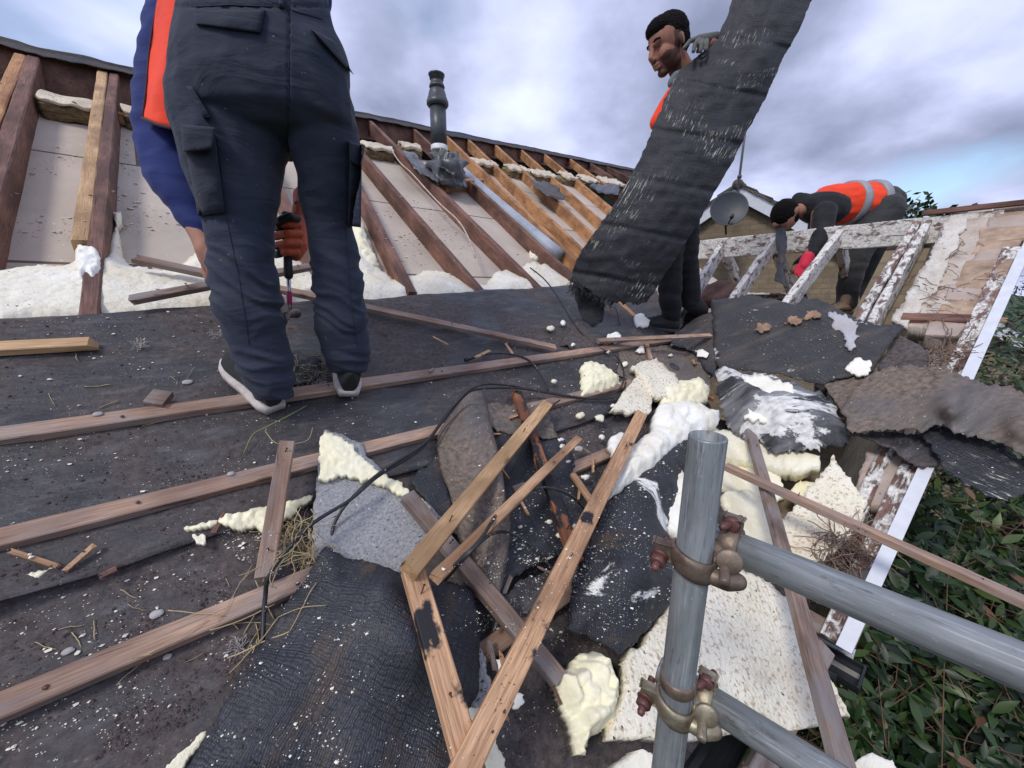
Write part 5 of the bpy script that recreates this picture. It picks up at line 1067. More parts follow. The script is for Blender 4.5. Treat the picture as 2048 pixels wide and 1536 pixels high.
tag(lathe('tube_collar', [(R_+.0005, 0), (R_+.003, .002), (R_+.003, .020), (R_+.0005, .022)], V((UPX, UPY, zup(1372))), Z, M_RUST, None, 30), 'rusty ring band round the upright just above the lower coupler', 'collar')
# gutter and bracket pieces under the upright
tag(bar('plastic_gutter', PZ(1395, 1560, 1.05), PZ(1450, 1478, 1.2), .09, .03, (Z - V((0, .4, 0))).normalized(), M_PLBLK, wobble=0), 'ribbed black plastic gutter length standing at the bottom edge', 'gutter')
# ================================================================== PEOPLE
def proj(p):
    r = p - CAM; d = r.y*cos(PITCH) - r.z*sin(PITCH); return 1024 + F*r.x/d, 768 - F*(r.y*sin(PITCH) + r.z*cos(PITCH))/d
def bump01(t, a, b, s=30): return max(0, min(1, (t-a)/s)) * max(0, min(1, (b-t)/s))
def conform(name, c4, m, parent, tgt, lift=.004, thick=.004, bulge=0, n=16, dflt=.95, amp=.002):
    cs = caster(); vs_ = []; dirs = []
    hits = []
    for j in range(n+1):
        for i in range(n+1):
            f, g = i/n, j/n; x = (c4[0][0]*(1-f)+c4[1][0]*f)*(1-g)+(c4[3][0]*(1-f)+c4[2][0]*f)*g; y = (c4[0][1]*(1-f)+c4[1][1]*f)*(1-g)+(c4[3][1]*(1-f)+c4[2][1]*f)*g
            h = cs(x, y, tgt); hits.append((x, y, f, g, axd(h[0]) if h else None))
    ok = [h for h in hits if h[4]]
    for x, y, f, g, d in hits:
        if d is None or d > dflt + .12: d = dflt
        b = bulge*(sin(pi*f)*sin(pi*g))**.35 if bulge else 0
        p = PZ(x, y, d - lift - b); vs_.append(p + (CAM-p).normalized()*amp*nz(p*25)); dirs.append((CAM-p).normalized())
    k = n+1; N = len(vs_); F_ = [(j*k+i, j*k+i+1, (j+1)*k+i+1, (j+1)*k+i) for j in range(n) for i in range(n)]; F2 = list(F_) + [tuple(i+N for i in q[::-1]) for q in F_]
    for i in range(n): F2 += [(i+1, i, i+N, i+1+N), (n*k+i, n*k+i+1, n*k+i+1+N, n*k+i+N), (i*k, (i+1)*k, (i+1)*k+N, i*k+N), ((i+1)*k+n, i*k+n, i*k+n+N, (i+1)*k+n+N)]
    return fix_normals(link(name, vs_ + [p - q*(thick+lift) for p, q in zip(vs_, dirs)], F2, m, parent))
def shoe(heel, toe_dir, up, parent, L=.29, m=None, msole=None, sc_=1.0):
    m = m or M_SHOE; msole = msole or M_SOLE; f = toe_dir.normalized(); s_ = up.cross(f).normalized(); f = s_.cross(up).normalized(); rows = []; k = 18
    S = [(-.004, .026, .02, .085), (.03, .037, .0, .105), (.07, .039, 0, .105), (.12, .040, 0, .088), (.17, .046, 0, .070), (.21, .048, 0, .056), (.25, .042, .0, .044), (.28, .026, .0, .034), (.292, .010, .0, .028)]
    so, up_ = [], []
    TH_ = .030
    for x, hw, z0, h in S:
        x *= L/.29*sc_; hw *= sc_; h *= sc_
        up_.append([heel + f*x + s_*hw*cos(2*pi*j/k)*(1 if sin(2*pi*j/k) < .3 else .72) + up*(.012 + max(-.0, (h)*(.5+.5*sin(2*pi*j/k)))) for j in range(k)])
        w2 = hw + .004; so.append([heel + f*x*1.0 + s_*w2*a + up*b for a, b in ((-.90, -.004), (.90, -.004), (1, .002), (1.04, .010), (1.0, .022), (-1.0, .022), (-1.04, .010), (-1, .002))])
    o = fuse('shoe', m, parent, rings=[up_], chains=[[(heel + f*.065*sc_ + up*.085*sc_, .036*sc_), (heel + f*.062*sc_ + up*.125*sc_, .038*sc_)]], voxel=.005, smooth=4)
    vs_ = [v for r in so for v in r]; ff = [(i*8+j, i*8+(j+1) % 8, (i+1)*8+(j+1) % 8, (i+1)*8+j) for i in range(len(so)-1) for j in range(8)] + [tuple(range(8)), tuple((len(so)-1)*8+j for j in range(8))[::-1]]
    fix_normals(link('sole', vs_, ff, msole, o))
    for i in range(4):
        x = (.11 + .022*i)*sc_; hh = (.098 - .010*i)*sc_; tube('lace', [heel + f*x - s_*.022 + up*(hh+.002), heel + f*(x+.012) + up*(hh+.013), heel + f*x + s_*.022 + up*(hh+.002)], .0022, M_PLBLK, o, n=8, k=5)
    return o
# ---------------- nearest worker
w1 = thing('person', G(620, 800, 0, 1), 'nearest worker seen from behind in navy cargo trousers and blue sleeve, holding a hammer', 'person')
LL = [(90, 380, 560, .96), (200, 356, 574, .985), (250, 362, 574, .995), (300, 372, 566, 1.0), (350, 386, 556, 1.005), (400, 403, 549, 1.01), (450, 418, 541, 1.02), (500, 425, 540, 1.03), (560, 430, 547, 1.045), (620, 437, 559, 1.06), (665, 456, 568, 1.075), (710, 476, 577, 1.09), (750, 490, 582, 1.105), (785, 508, 583, 1.12), (797, 520, 578, 1.12)]
RL = [(90, 590, 670, .97), (200, 574, 702, .995), (250, 578, 712, 1.01), (300, 588, 720, 1.03), (350, 596, 717, 1.06), (400, 602, 708, 1.09), (450, 616, 702, 1.12), (500, 622, 714, 1.15), (560, 631, 725, 1.18), (620, 635, 729, 1.2), (660, 634, 735, 1.22), (700, 648, 737, 1.24), (735, 660, 737, 1.26), (742, 668, 732, 1.26)]
HP = [(-150, 400, 632, .90), (-60, 388, 642, .90), (0, 374, 656, .90), (60, 366, 668, .915), (130, 354, 688, .935), (200, 356, 700, .96), (250, 368, 706, .985), (285, 400, 690, 1.02)]
def folds(v, n_):
    x, y = proj(v); a = .0025*nz(V((v.x*9, v.y*9, v.z*16)))
    kn = bump01(y, 470, 690, 50); a += kn*(.0105*(1-abs(nz(V((v.x*8+v.z*4, v.y*6, v.z*26 + v.x*9 + 1.6*nz(v*9)))))*3.2) + .006*nz(V((v.x*10, v.y*8, v.z*16))))*(.45+.9*abs(nz(v*6)))
    he = bump01(y, 690, 830, 20); a += he*.007*(1-abs(nz(V((v.x*9+3, v.y*5, v.z*30+v.x*12))))*2.8)
    cr = bump01(y, 230, 400, 60)*max(0, 1-abs(x-575)/70); a += cr*.006*nz(V((v.x*30+v.z*20, v.y*5, v.z*14)))
    th = bump01(y, 60, 470, 50); a += th*(.0045*nz(V((v.x*14 + v.z*5, v.y*8, v.z*5))) + .003*(.3-abs(nz(V((v.x*12-v.z*9, v.y*8, v.z*14+v.x*8)))))*2)
    if y < 300 and abs(x-577+(y-150)*.01) < 2.2: a -= .0035
    if 288 < y < 700 and abs(x-(480+(y-300)*.06)) < 1.5: a += .0
    if abs(y-12) < 2.5: a -= .003
    return a
trou = fuse('trousers', M_TROU, w1, rings=[loft(LL, .92), loft(RL, .95), loft(HP, .60)], ells=[(PZ(470, 120, .93), (V((.085, 0, 0)), V((0, .105, 0)), V((0, 0, .11)))), (PZ(628, 130, .945), (V((.078, 0, 0)), V((0, .10, 0)), V((0, 0, .105))))], voxel=.0048, smooth=16, deform=folds)
conform('pocket_flap', [(384, 20), (530, 20), (520, 66), (392, 48)], M_TRIM, w1, trou, .005, .006, .004, dflt=.86)
conform('pocket_flap', [(622, 58), (666, 80), (708, 150), (688, 132)], M_TRIM, w1, trou, .010, .006, .004, dflt=.90)
conform('cargo_pocket', [(364, 262), (430, 268), (450, 425), (396, 432)], M_TRIM, w1, trou, .010, .03, .018, dflt=.955, amp=.006)
conform('pocket_flap', [(361, 248), (432, 255), (424, 298), (366, 304)], M_TRIM, w1, trou, .050, .010, .004, dflt=.96, amp=.003)
conform('cargo_pocket', [(700, 290), (724, 300), (722, 455), (696, 452)], M_TRIM, w1, trou, .010, .03, .012, dflt=1.03, amp=.008)
conform('pocket_flap', [(698, 282), (730, 292), (722, 335), (700, 322)], M_TRIM, w1, trou, .030, .008, .004, dflt=1.02, amp=.004)
conform('belt_loop', [(556, -6), (568, -6), (569, 16), (558, 16)], M_TRIM, w1, trou, .004, .004, .002, 6, dflt=.84)
conform('strap_loop', [(372, 172), (384, 172), (420, 232), (408, 238)], M_TRIM, w1, trou, .012, .004, .002, 8, dflt=.93)
def seam(pts, tgt, par, r=.0011):
    cs = caster(); out = []
    for i in range(len(pts)-1):
        for j in range(14):
            f = j/14; h = cs(pts[i][0]*(1-f)+pts[i+1][0]*f, pts[i][1]*(1-f)+pts[i+1][1]*f, tgt)
            if h: out.append(h[0] + h[1]*.0008)
    if len(out) > 3: tube('seam', out, r, M_TRIM, par, k=5)
seam([(577, 4), (578, 120), (576, 270)], trou, w1, .0014); seam([(384, 14), (460, 10), (560, 14), (650, 40)], trou, w1)
seam([(436, 280), (452, 430), (478, 560), (500, 700)], trou, w1, .001); seam([(690, 300), (690, 450), (700, 600), (716, 700)], trou, w1, .001)
body = fuse('body', M_SKIN2, w1, chains=[[(PZ(515, -60, .92), .08), (PZ(505, -330, 1.02), .10), (PZ(500, -520, 1.1), .06), (PZ(498, -600, 1.15), .055)], [(PZ(480, -400, 1.08), .05), (PZ(375, -300, 1.1), .04), (PZ(352, -100, 1.1), .035), (PZ(325, 80, 1.08), .034), (PZ(318, 230, 1.07), .032), (PZ(328, 330, 1.06), .032), (PZ(370, 410, 1.045), .030), (PZ(402, 470, 1.035), .027), (PZ(414, 500, 1.03), .026)],
    [(PZ(520, -400, 1.1), .05), (PZ(615, -320, 1.13), .04), (PZ(632, 120, 1.34), .034), (PZ(645, 300, 1.3), .030), (PZ(612, 420, 1.25), .028)], [(PZ(412, 497, 1.03), .027), (PZ(419, 522, 1.04), .024)],
    [(PZ(424, 520, 1.04), .011), (PZ(430, 548, 1.05), .009), (PZ(433, 566, 1.06), .008)], [(PZ(418, 526, 1.03), .011), (PZ(423, 556, 1.04), .009), (PZ(427, 574, 1.05), .008)], [(PZ(412, 526, 1.05), .011), (PZ(416, 556, 1.06), .009), (PZ(421, 572, 1.07), .008)], [(PZ(408, 520, 1.06), .010), (PZ(410, 546, 1.07), .008), (PZ(414, 560, 1.07), .007)], [(PZ(420, 505, 1.02), .011), (PZ(430, 525, 1.02), .009), (PZ(434, 538, 1.03), .008)]],
    ells=[(PZ(498, -740, 1.2), (V((.085, 0, 0)), V((0, .10, 0)), V((0, 0, .125))))], voxel=.006, smooth=4)
fuse('hair', M_HAIR, w1, ells=[(PZ(498, -755, 1.19), (V((.090, 0, 0)), V((0, .105, 0)), V((0, 0, .125))))], voxel=.008, smooth=3, deform=lambda v, n_: .004*nz(v*60))
def sleevef(v, n_): return .007*(.3-abs(nz(V((v.x*9+v.z*8, v.y*7, v.z*15-v.x*6)))))*1.5 + .004*nz(V((v.x*12, v.y*8, v.z*22))) + .004*nz(V((v.x*6, v.y*5, v.z*40)))*bump01(proj(v)[1], 280, 480, 60)
fuse('shirt', M_BLUE, w1, rings=[loft([(-160, 330, 420, 1.1), (-40, 312, 385, 1.09), (60, 292, 372, 1.08), (130, 280, 360, 1.075), (200, 274, 362, 1.07), (250, 275, 370, 1.065), (300, 281, 380, 1.06), (340, 290, 393, 1.055), (380, 310, 407, 1.05), (420, 343, 417, 1.045), (450, 366, 424, 1.04), (476, 388, 430, 1.035), (486, 398, 428, 1.035)], .8)],
    chains=[[(PZ(515, -20, .93), .15), (PZ(512, -150, .93), .155), (PZ(505, -330, 1.03), .165), (PZ(500, -430, 1.08), .10)], [(PZ(505, -400, 1.08), .11), (PZ(375, -300, 1.1), .07), (PZ(350, -100, 1.1), .055)], [(PZ(505, -400, 1.08), .11), (PZ(615, -320, 1.13), .06), (PZ(632, 120, 1.34), .05), (PZ(645, 330, 1.29), .04)]], voxel=.007, smooth=8, deform=sleevef)
ve = sheet('vest', [[PZ(x, y, d) for x, y, d in r] for r in ([(365, -260, 1.0), (385, -260, .95), (420, -260, .90)], [(338, -120, 1.0), (355, -120, .95), (385, -120, .92)], [(322, -20, .99), (343, -20, .95), (370, -20, .93)], [(303, 70, 1.0), (332, 70, .95), (360, 60, .94)], [(298, 120, 1.0), (322, 122, .95), (346, 112, .94)], [(292, 180, 1.0), (314, 182, .955), (337, 172, .945)], [(285, 236, 1.0), (310, 246, .965), (345, 256, .96)])], M_HIVIS, w1, 50, 20, .004, .005, 9, .001)
sheet('vest_lining', [[PZ(x, y, d) for x, y, d in r] for r in ([(320, 150, 1.03), (340, 150, 1.0), (356, 150, .98)], [(300, 215, 1.03), (335, 200, 1.01), (362, 205, .985)], [(286, 237, 1.02), (325, 252, .99), (364, 258, .975)])], mat_cloth('vest_lining_red', (.75, .02, .02), .003, 12, amt=.1), w1, 24, 16, .003, .003, 9, .001)
tube('vest_piping', [PZ(x, y, d) for x, y, d in ((285, 236, .998), (300, 243, .975), (318, 250, .962), (345, 257, .956))], .004, M_PIPING, w1, n=20); tube('vest_piping', [PZ(x, y, d) for x, y, d in ((330, -60, .995), (303, 70, .995), (292, 180, .995), (285, 236, .995))], .0025, M_PIPING, w1, n=30)
tube('vest_piping', [PZ(x, y, d) for x, y, d in ((372, -30, .925), (360, 60, .934), (346, 112, .934), (337, 172, .938), (348, 215, .95), (362, 256, .955))], .003, M_PIPING, w1, n=30)
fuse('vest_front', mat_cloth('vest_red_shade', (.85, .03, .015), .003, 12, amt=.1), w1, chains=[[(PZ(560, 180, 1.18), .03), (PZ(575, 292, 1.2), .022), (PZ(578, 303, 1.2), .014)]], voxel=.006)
# gloved hand with five fingers round the hammer grip
def P1_(x, y, d): return PZ(x, y, d)
gl = fuse('glove', M_GLOVE, w1, chains=[[(P1_(606, 392, 1.27), .030), (P1_(604, 412, 1.25), .026), (P1_(598, 440, 1.235), .024), (P1_(598, 490, 1.225), .027), (P1_(590, 508, 1.215), .022)],
    [(P1_(596, 449, 1.20), .014), (P1_(575, 448, 1.168), .0125), (P1_(556, 452, 1.185), .011), (P1_(553, 455, 1.215), .010)],
    [(P1_(598, 468, 1.195), .014), (P1_(575, 468, 1.160), .0130), (P1_(555, 471, 1.178), .0115), (P1_(552, 473, 1.212), .010)],
    [(P1_(596, 487, 1.195), .014), (P1_(574, 487, 1.160), .0125), (P1_(556, 490, 1.178), .011), (P1_(554, 491, 1.21), .010)],
    [(P1_(592, 505, 1.20), .0125), (P1_(574, 505, 1.168), .0112), (P1_(560, 507, 1.184), .010), (P1_(558, 508, 1.21), .009)]], voxel=.0022, smooth=3)
fuse('glove_grip', M_GLOVB, w1, chains=[[(P1_(594, 437, 1.18), .0125), (P1_(580, 433, 1.150), .0125), (P1_(562, 440, 1.148), .0115), (P1_(554, 446, 1.16), .0105)]], voxel=.0022, smooth=2)
for y_, k in ((453, .0), (471, .001), (490, .0), (507, 0)): fuse('glove_grip', M_GLOVB, w1, chains=[[(P1_(560, y_, 1.176), .0122 - k*.4), (P1_(553, y_+2, 1.19), .0116), (P1_(551, y_+3, 1.212), .0105)]], voxel=.0022, smooth=2)
tube('glove_cuff', [P1_(606 + 17*cos(t*pi/8), 405 + 5*sin(t*pi/8) + (3 if t % 2 else 0), 1.235 + .03*sin(t*pi/8)) for t in range(0, 17)], .0028, M_GLOVB, w1, n=40, k=6)
hm = thing('hammer', P1_(580, 632, 1.2), 'claw hammer with black grip and steel shaft in the orange glove', 'hammer')
ha, hb = P1_(572, 425, 1.197), P1_(580, 628, 1.20); hx = (hb - ha).normalized(); hl = (hb-ha).length
lathe('grip', [(.010, 0), (.013, .004), (.0135, hl*.2), (.0115, hl*.4), (.0135, hl*.62), (.011, hl*.64), (.008, hl*.65)], ha, hx, M_GLOVB, hm, 18)
lathe('shaft', [(.0062, hl*.6), (.0062, hl*.95)], ha, hx, mat_plain('steel', (.55, .55, .56), .25, metal=.9, bump=0), hm, 14)
lathe('pink_marking', [(.0072, hl*.78), (.0078, hl*.8), (.0074, hl*.90), (.0066, hl*.91)], ha, hx, mat_plain('pink_paint', (.45, .03, .12), .5), hm, 14)
fuse('head', M_RUST, hm, chains=[[(hb + V((.0, .035, 0)), .016), (hb, .013), (hb + V((0, -.025, -.002)), .012)], [(hb + V((.005, -.02, 0)), .009), (hb + V((.02, -.05, -.012)), .005)], [(hb + V((-.005, -.02, 0)), .009), (hb + V((-.012, -.05, -.012)), .005)]], voxel=.003, smooth=3)
he, te = G(550, 820, .022, 1), G(462, 722, .03, 1); shoe(he, te - he, N1, w1, .262, sc_=.95)
he, te = G(697, 790, .022, 1), G(690, 715, .03, 1); shoe(he, te - he, N1, w1, .28)
# ---------------- standing worker behind the felt strip
w2 = thing('person', G(1350, 665, 0, 1), 'bearded young worker in black trousers standing in profile, carrying a long felt strip', 'person')
HC = PZ(1337, 90, 2.3); hf = V((-.90, -.28, -.40)).normalized(); hs = hf.cross(V((0, 0, 1))).normalized(); hu = hs.cross(hf).normalized(); k_ = 1.17
def H(a, b, c): return HC + (hf*a + hs*b + hu*c)*k_
def E3(a, b, c): return (hf*a*k_, hs*b*k_, hu*c*k_)
fA, fB = G(1340, 664, .0, 1), G(1398, 652, .0, 1)
hipA, hipB = PZ(1345, 395, 2.52), PZ(1370, 395, 2.6)
fuse('body', M_SKIN, w2, chains=[[(H(-.02, 0, -.06), .055*k_), (H(-.075, 0, -.20), .058*k_), (PZ(1385, 260, 2.42), .12), (PZ(1362, 370, 2.52), .10)], [(hipA, .07), (PZ(1340, 520, 2.62), .05), (fA + Z*.1, .038)], [(hipB, .07), (PZ(1374, 520, 2.68), .045), (fB + Z*.1, .036)],
    [(H(.098, 0, .012), .011*k_), (H(.118, 0, -.030), .015*k_), (H(.108, 0, -.040), .015*k_)], [(H(.080, .036, .022), .012*k_), (H(.094, .012, .018), .011*k_), (H(.094, -.012, .018), .011*k_), (H(.080, -.036, .022), .012*k_)],
    [(H(.100, .014, -.066), .009*k_), (H(.106, 0, -.066), .0095*k_), (H(.100, -.014, -.066), .009*k_)], [(H(.096, .013, -.080), .009*k_), (H(.102, 0, -.080), .010*k_), (H(.096, -.013, -.080), .009*k_)], [(H(.112, .012, -.042), .008*k_), (H(.112, -.012, -.042), .008*k_)],
    [(PZ(1430, 200, 2.4), .055), (PZ(1470, 120, 2.35), .04), (PZ(1420, 88, 2.22), .032)]],
    ells=[(H(-.01, 0, .03), E3(.103, .078, .098)), (H(.028, 0, -.04), E3(.070, .060, .075)), (H(.066, 0, -.106), E3(.028, .026, .022)), (H(.0, 0, -.075), E3(.065, .055, .045)), (H(-.014, .077, -.014), E3(.015, .010, .027)), (H(-.014, -.077, -.014), E3(.015, .010, .027)), (H(.030, 0, .035), E3(.070, .062, .060)), (H(.055, .030, -.035), E3(.038, .032, .038)), (H(.055, -.030, -.035), E3(.038, .032, .038))], voxel=.0042, smooth=5)
for o_ in [bpy.data.objects[[x.name for x in w2.children if x.name.startswith('body')][0]]]:
    o_.data.materials.append(M_BEARD)
    for p_ in o_.data.polygons:
        r_ = (wloc(o_) + p_.center - HC)/k_; a_, b_, c_ = r_.dot(hf), abs(r_.dot(hs)), r_.dot(hu); j_ = .006*nz(p_.center*60)
        if -.14 < c_ < -.088+j_ and a_ > .0 or (c_ < -.055+j_+.02*(b_/.06) and c_ > -.13 and b_ > .026 and a_ > -.01) or (b_ > .045 and -.012 < a_ < .022+j_ and -.06 < c_ < .03) or (a_ > .085 and -.062 < c_ < -.048): p_.material_index = 1
fuse('hair', M_HAIR, w2, ells=[(H(-.022, 0, .046), E3(.098, .082, .090)), (H(.022, 0, .078), E3(.082, .066, .052)), (H(-.048, 0, .0), E3(.062, .074, .072))], voxel=.004, smooth=2, deform=lambda v, n_: .003*nz(v*110) + .003*nz(V((v.x*40, v.y*40, v.z*160))))
for s_ in (-1, 1):
    link('eye', *(lambda v: (v[0], v[1]))(tubegeo([H(.088, .033*s_ - .008, .0), H(.092, .033*s_, .0), H(.090, .033*s_ + .008, 0)], [.003, .0062, .003], 8)), M_EYE, w2)
    tube('eyebrow', [H(.098, .014*s_, .026), H(.096, .034*s_, .032), H(.082, .052*s_, .026)], .0045, M_HAIR, w2, n=8, k=6)
fuse('trousers', M_BLACKC, w2, chains=[[(PZ(1362, 330, 2.5), .12), (PZ(1358, 390, 2.54), .12)], [(hipA, .10), (PZ(1340, 520, 2.62), .08), (PZ(1340, 600, 2.68), .075), (fA + Z*.11, .066)], [(hipB, .10), (PZ(1374, 520, 2.68), .075), (PZ(1380, 600, 2.74), .07), (fB + Z*.12, .062)]], voxel=.009, smooth=6, deform=lambda v, n_: .010*nz(V((v.x*5, v.y*5, v.z*20))))
fuse('shirt', M_DKC, w2, chains=[[(PZ(1370, 330, 2.5), .13), (PZ(1388, 240, 2.42), .15), (PZ(1385, 195, 2.38), .10)], [(PZ(1400, 215, 2.4), .12), (PZ(1435, 180, 2.45), .07), (PZ(1470, 125, 2.38), .06)], [(PZ(1372, 178, 2.35), .07), (PZ(1362, 160, 2.33), .058)]], voxel=.009, smooth=6, deform=lambda v, n_: .008*nz(v*9))
fuse('vest', M_HIVIS, w2, chains=[[(PZ(1368, 330, 2.49), .138), (PZ(1386, 240, 2.41), .162), (PZ(1378, 205, 2.37), .115)]], voxel=.010, smooth=6, deform=lambda v, n_: .008*nz(v*9))
fuse('vest_front', M_HIVIS, w2, chains=[[(PZ(1346, 185, 2.28), .036), (PZ(1332, 212, 2.30), .045), (PZ(1316, 245, 2.32), .05)]], voxel=.006)
fuse('collar', mat_cloth('grey_collar', (.13, .16, .17), .003, 12), w2, chains=[[(PZ(1345, 166, 2.27), .030), (PZ(1352, 152, 2.25), .026), (PZ(1372, 152, 2.24), .030)]], voxel=.006)
shoe(fA + (U-W)*.03, V((-1, .1, .0)), N1*.3 + Z*.7, w2, .29, M_SHOE, M_DKC, 1.12); shoe(fB + V((.05, 0, 0)), V((-1, -.1, 0)), N1*.3 + Z*.7, w2, .29, M_SHOE, M_DKC, 1.12)
g0_ = PZ(1400, 84, 2.16)
fuse('glove', M_GLOVG, w2, chains=[[(PZ(1432, 78, 2.24), .034), (PZ(1408, 80, 2.20), .030), (PZ(1396, 82, 2.17), .028)], [(PZ(1393, 78, 2.16), .014), (PZ(1380, 82, 2.13), .012), (PZ(1368, 96, 2.12), .010)], [(PZ(1398, 80, 2.13), .014), (PZ(1390, 88, 2.09), .012), (PZ(1387, 102, 2.08), .011)], [(PZ(1405, 82, 2.12), .014), (PZ(1402, 90, 2.08), .012), (PZ(1401, 102, 2.08), .011)], [(PZ(1413, 82, 2.12), .014), (PZ(1413, 90, 2.08), .012), (PZ(1412, 99, 2.08), .011)], [(PZ(1404, 92, 2.22), .014), (PZ(1396, 102, 2.2), .012)]], voxel=.004, smooth=2)
def dz(x, y, d): return PZ(x, y, d)
hrows = [[(1490, -90, 2.10), (1530, -104, 2.06), (1585, -100, 2.05), (1650, -80, 2.06)], [(1440, 66, 2.12), (1490, 62, 2.07), (1545, 58, 2.05), (1598, 62, 2.07)], [(1396, 112, 2.14), (1450, 128, 2.09), (1510, 128, 2.06), (1564, 122, 2.09)], [(1356, 145, 2.15), (1420, 168, 2.09), (1485, 176, 2.08), (1542, 172, 2.11)],
    [(1314, 235, 2.14), (1380, 246, 2.11), (1445, 252, 2.10), (1505, 245, 2.13)], [(1283, 310, 2.15), (1342, 322, 2.13), (1405, 330, 2.13), (1462, 328, 2.17)], [(1234, 400, 2.18), (1295, 415, 2.16), (1352, 422, 2.17), (1412, 415, 2.22)], [(1196, 455, 2.22), (1255, 474, 2.20), (1315, 486, 2.22), (1374, 485, 2.28)], [(1158, 512, 2.28), (1215, 535, 2.27), (1270, 552, 2.29), (1322, 560, 2.36)], [(1136, 562, 2.36), (1185, 588, 2.33), (1238, 606, 2.36), (1290, 608, 2.43)]]
hd = sheet('held_felt', [[dz(x, y, d) for x, y, d in r] for r in hrows], M_HESW, None, 190, 70, .004, .016, 5, .008, .035)
ex = V((.62, 0, .35)).normalized()
for v in hd.data.vertices:      # horizontal lap creases and small crinkles of a sheet that was once nailed over battens
    w_ = hd.location + v.co; x_, y_ = proj(w_); s_ = (y_ - .18*x_); c_ = (w_ - CAM).normalized()
    v.co += c_ * (.012*max(0, 1-abs(((s_+30) % 105) - 52)/9) + .006*nz(V((w_.x*4, w_.y*4, w_.z*30))) + .004*nz(w_*22))
tag(hd, 'long black felt strip with white foam streaks held up by the standing worker', 'felt')
fr = Acc()
for i in range(170):
    x_ = random.uniform(1142, 1215); y_ = 560 + (x_-1142)*.45 + random.uniform(-8, 10); p = dz(x_, y_, 2.34); d_ = V((random.gauss(-.2, .5), random.gauss(0, .4), -1)).normalized()
    v, f = tubegeo([p, p + d_*.03, p + d_*.05 + V((random.gauss(0, .02), 0, -.01))], .0018, 4); fr.add(v, f)
fo = link('fringe', fr.v, fr.f, M_CABLE, hd)
tag(sheet('felt_scrap', [[dz(1150, 572, 2.5), dz(1175, 580, 2.45), dz(1205, 578, 2.5)], [dz(1152, 600, 2.5), dz(1180, 606, 2.44), dz(1208, 598, 2.5)], [G(1165, 640, .01, 1), G(1188, 648, .03, 1), G(1206, 640, .01, 1)]], M_BLACKC, None, 20, 16, .004, .01, 10, .01), 'dark felt tatter under the frayed end of the held strip', 'felt', 'torn scraps of roofing felt')
tag(link('wire', *tubegeo(catmull([G(1228, 600, .05, 1), G(1234, 625, .05, 1), G(1240, 650, .01, 1)], 10), .003, 6), M_CABLE), 'short black wire end below the held strip', 'wire')
# ---------------- bending worker
w3 = thing('person', PZ(1700, 640, 3.2), 'worker bending far over in a hi-vis vest with grey bands, behind the rafters', 'person')
D3 = 3.2
def C(x, y, d=0): return PZ(x, y, D3 + d)
hed = C(1572, 432, -.05)
fuse('body', M_SKIN, w3, chains=[[(C(1762, 412), .11), (C(1690, 405), .11), (C(1632, 414), .08), (C(1600, 420), .06), (hed, .05)], [(C(1640, 425, -.1), .06), (C(1632, 490, -.2), .045), (C(1612, 520, -.25), .038)], [(C(1640, 425, .15), .06), (C(1630, 500, .1), .045), (C(1590, 540, 0), .038)], [(C(1765, 415, -.06), .07), (C(1712, 505, -.05), .05), (C(1694, 600, 0), .04)], [(C(1768, 415, .15), .07), (C(1745, 505, .2), .05), (C(1742, 600, .25), .04)]],
    ells=[(hed, (V((.085, 0, .03)), V((0, .08, 0)), V((-.03, 0, .105)))), (hed + V((.03, -.085, .03)), (V((.02, 0, 0)), V((0, .012, 0)), V((0, 0, .03)))), (hed + V((-.07, 0, -.06)), (V((.03, 0, 0)), V((0, .025, 0)), V((0, 0, .03))))], voxel=.009, smooth=4)
fuse('hair', M_HAIR, w3, ells=[(hed + V((-.015, 0, .02)), (V((.100, 0, .03)), V((0, .086, 0)), V((-.03, 0, .108)))), (hed + V((.035, -.01, -.02)), (V((.05, 0, 0)), V((0, .07, 0)), V((0, 0, .05))))], voxel=.008, smooth=3, deform=lambda v, n_: .005*nz(v*50))
def vestf(v, n_): return .012*nz(V((v.x*9, v.y*6, v.z*6))) + .006*nz(v*22)
P_a, P_b = C(1778, 412), C(1628, 412)
fuse('vest', M_HIVIS, w3, chains=[[(C(1742, 408), .168), (C(1700, 406), .166), (C(1655, 408), .145), (C(1636, 414), .12)]], voxel=.009, smooth=6, deform=vestf)
for xx, rr in ((1696, .172), (1735, .176)):
    c = C(xx, 407); ax = (C(1640, 413) - C(1742, 408)).normalized(); e1 = Z - ax*Z.dot(ax); e1.normalize(); e2 = ax.cross(e1)
    vs_, ff = [], []; kk = 40
    for j in range(kk):
        t = 2*pi*j/kk; dr = e1*cos(t) + e2*sin(t)
        for a_, r2 in ((-.028, rr), (0, rr+.003), (.028, rr-.002), (.028, rr-.03), (-.028, rr-.03)): vs_.append(c + dr*r2 + ax*(a_ + .03*sin(t)) )
    for j in range(kk):
        for i in range(5): ff.append((j*5+i, j*5+(i+1) % 5, ((j+1) % kk)*5+(i+1) % 5, ((j+1) % kk)*5+i))
    o = fix_normals(link('reflective_band', vs_, ff, M_REFL, w3))
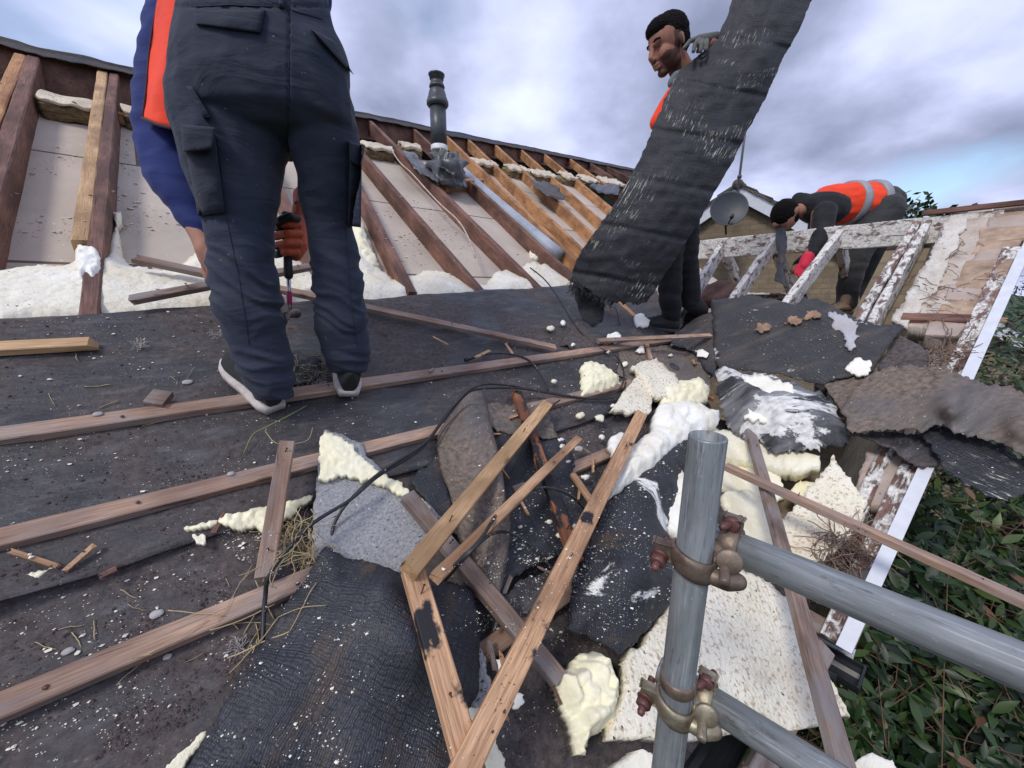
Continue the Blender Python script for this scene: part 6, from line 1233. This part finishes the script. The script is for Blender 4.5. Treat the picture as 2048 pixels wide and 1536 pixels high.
fuse('hoodie', M_BLACKC, w3, chains=[[(C(1665, 418, -.06), .125), (C(1632, 416, -.02), .125), (C(1612, 412), .09)], [(C(1606, 402), .06), (C(1596, 396), .045), (C(1590, 410), .04)], [(C(1650, 425, -.14), .085), (C(1640, 480, -.2), .065), (C(1622, 512, -.24), .05)], [(C(1640, 425, .15), .08), (C(1630, 500, .1), .06), (C(1598, 532, .02), .05)]], voxel=.009, smooth=5, deform=lambda v, n_: .008*nz(v*10))
fuse('trousers', M_DKC, w3, chains=[[(C(1764, 410), .150), (C(1752, 412), .165)], [(C(1768, 420, -.08), .135), (C(1712, 505, -.05), .10), (C(1700, 560, 0), .085), (C(1692, 606, 0), .075)], [(C(1772, 420, .12), .13), (C(1745, 505, .2), .10), (C(1742, 560, .25), .085), (C(1742, 600, .25), .075)]], voxel=.009, smooth=5, deform=lambda v, n_: .012*nz(V((v.x*5, v.y*5, v.z*14))))
fuse('glove', M_PINK, w3, chains=[[(C(1616, 515, -.25), .046), (C(1608, 532, -.26), .042)], [(C(1612, 535, -.27), .014), (C(1614, 552, -.27), .012)], [(C(1606, 537, -.27), .014), (C(1606, 555, -.27), .012)], [(C(1600, 536, -.26), .014), (C(1598, 553, -.26), .012)], [(C(1595, 532, -.25), .013), (C(1591, 547, -.25), .011)], [(C(1618, 528, -.24), .014), (C(1623, 541, -.25), .012)]], voxel=.006, smooth=2)
for xx, dd in ((1690, 0), (1742, .25)): shoe(C(xx+8, 628, dd), V((-1, -.2, 0)), Z, w3, .29, M_ROOT, M_DKC)
tag(bar('scaffold_board', C(1500, 632, .1), C(1950, 632, .1), .45, .038, Z, MW['pale'], off=-.04), 'scaffold board the bending worker stands on, behind the gable roof', 'board')
tag(sheet('hanging_felt', [[G(1552, 452, .05, 2), G(1562, 450, .06, 2), G(1572, 452, .05, 2)], [G(1553, 490, .04, 2), G(1563, 490, .06, 2), G(1573, 490, .04, 2)], [G(1556, 530, .02, 2), G(1563, 535, .03, 2), G(1568, 530, .02, 2)], [G(1548, 560, .01, 2), G(1560, 565, .02, 2), G(1572, 575, .01, 2)]], M_HES, None, 30, 10, .004, .015, 9, .008), 'narrow torn black felt strip hanging from the gable ridge board', 'felt')
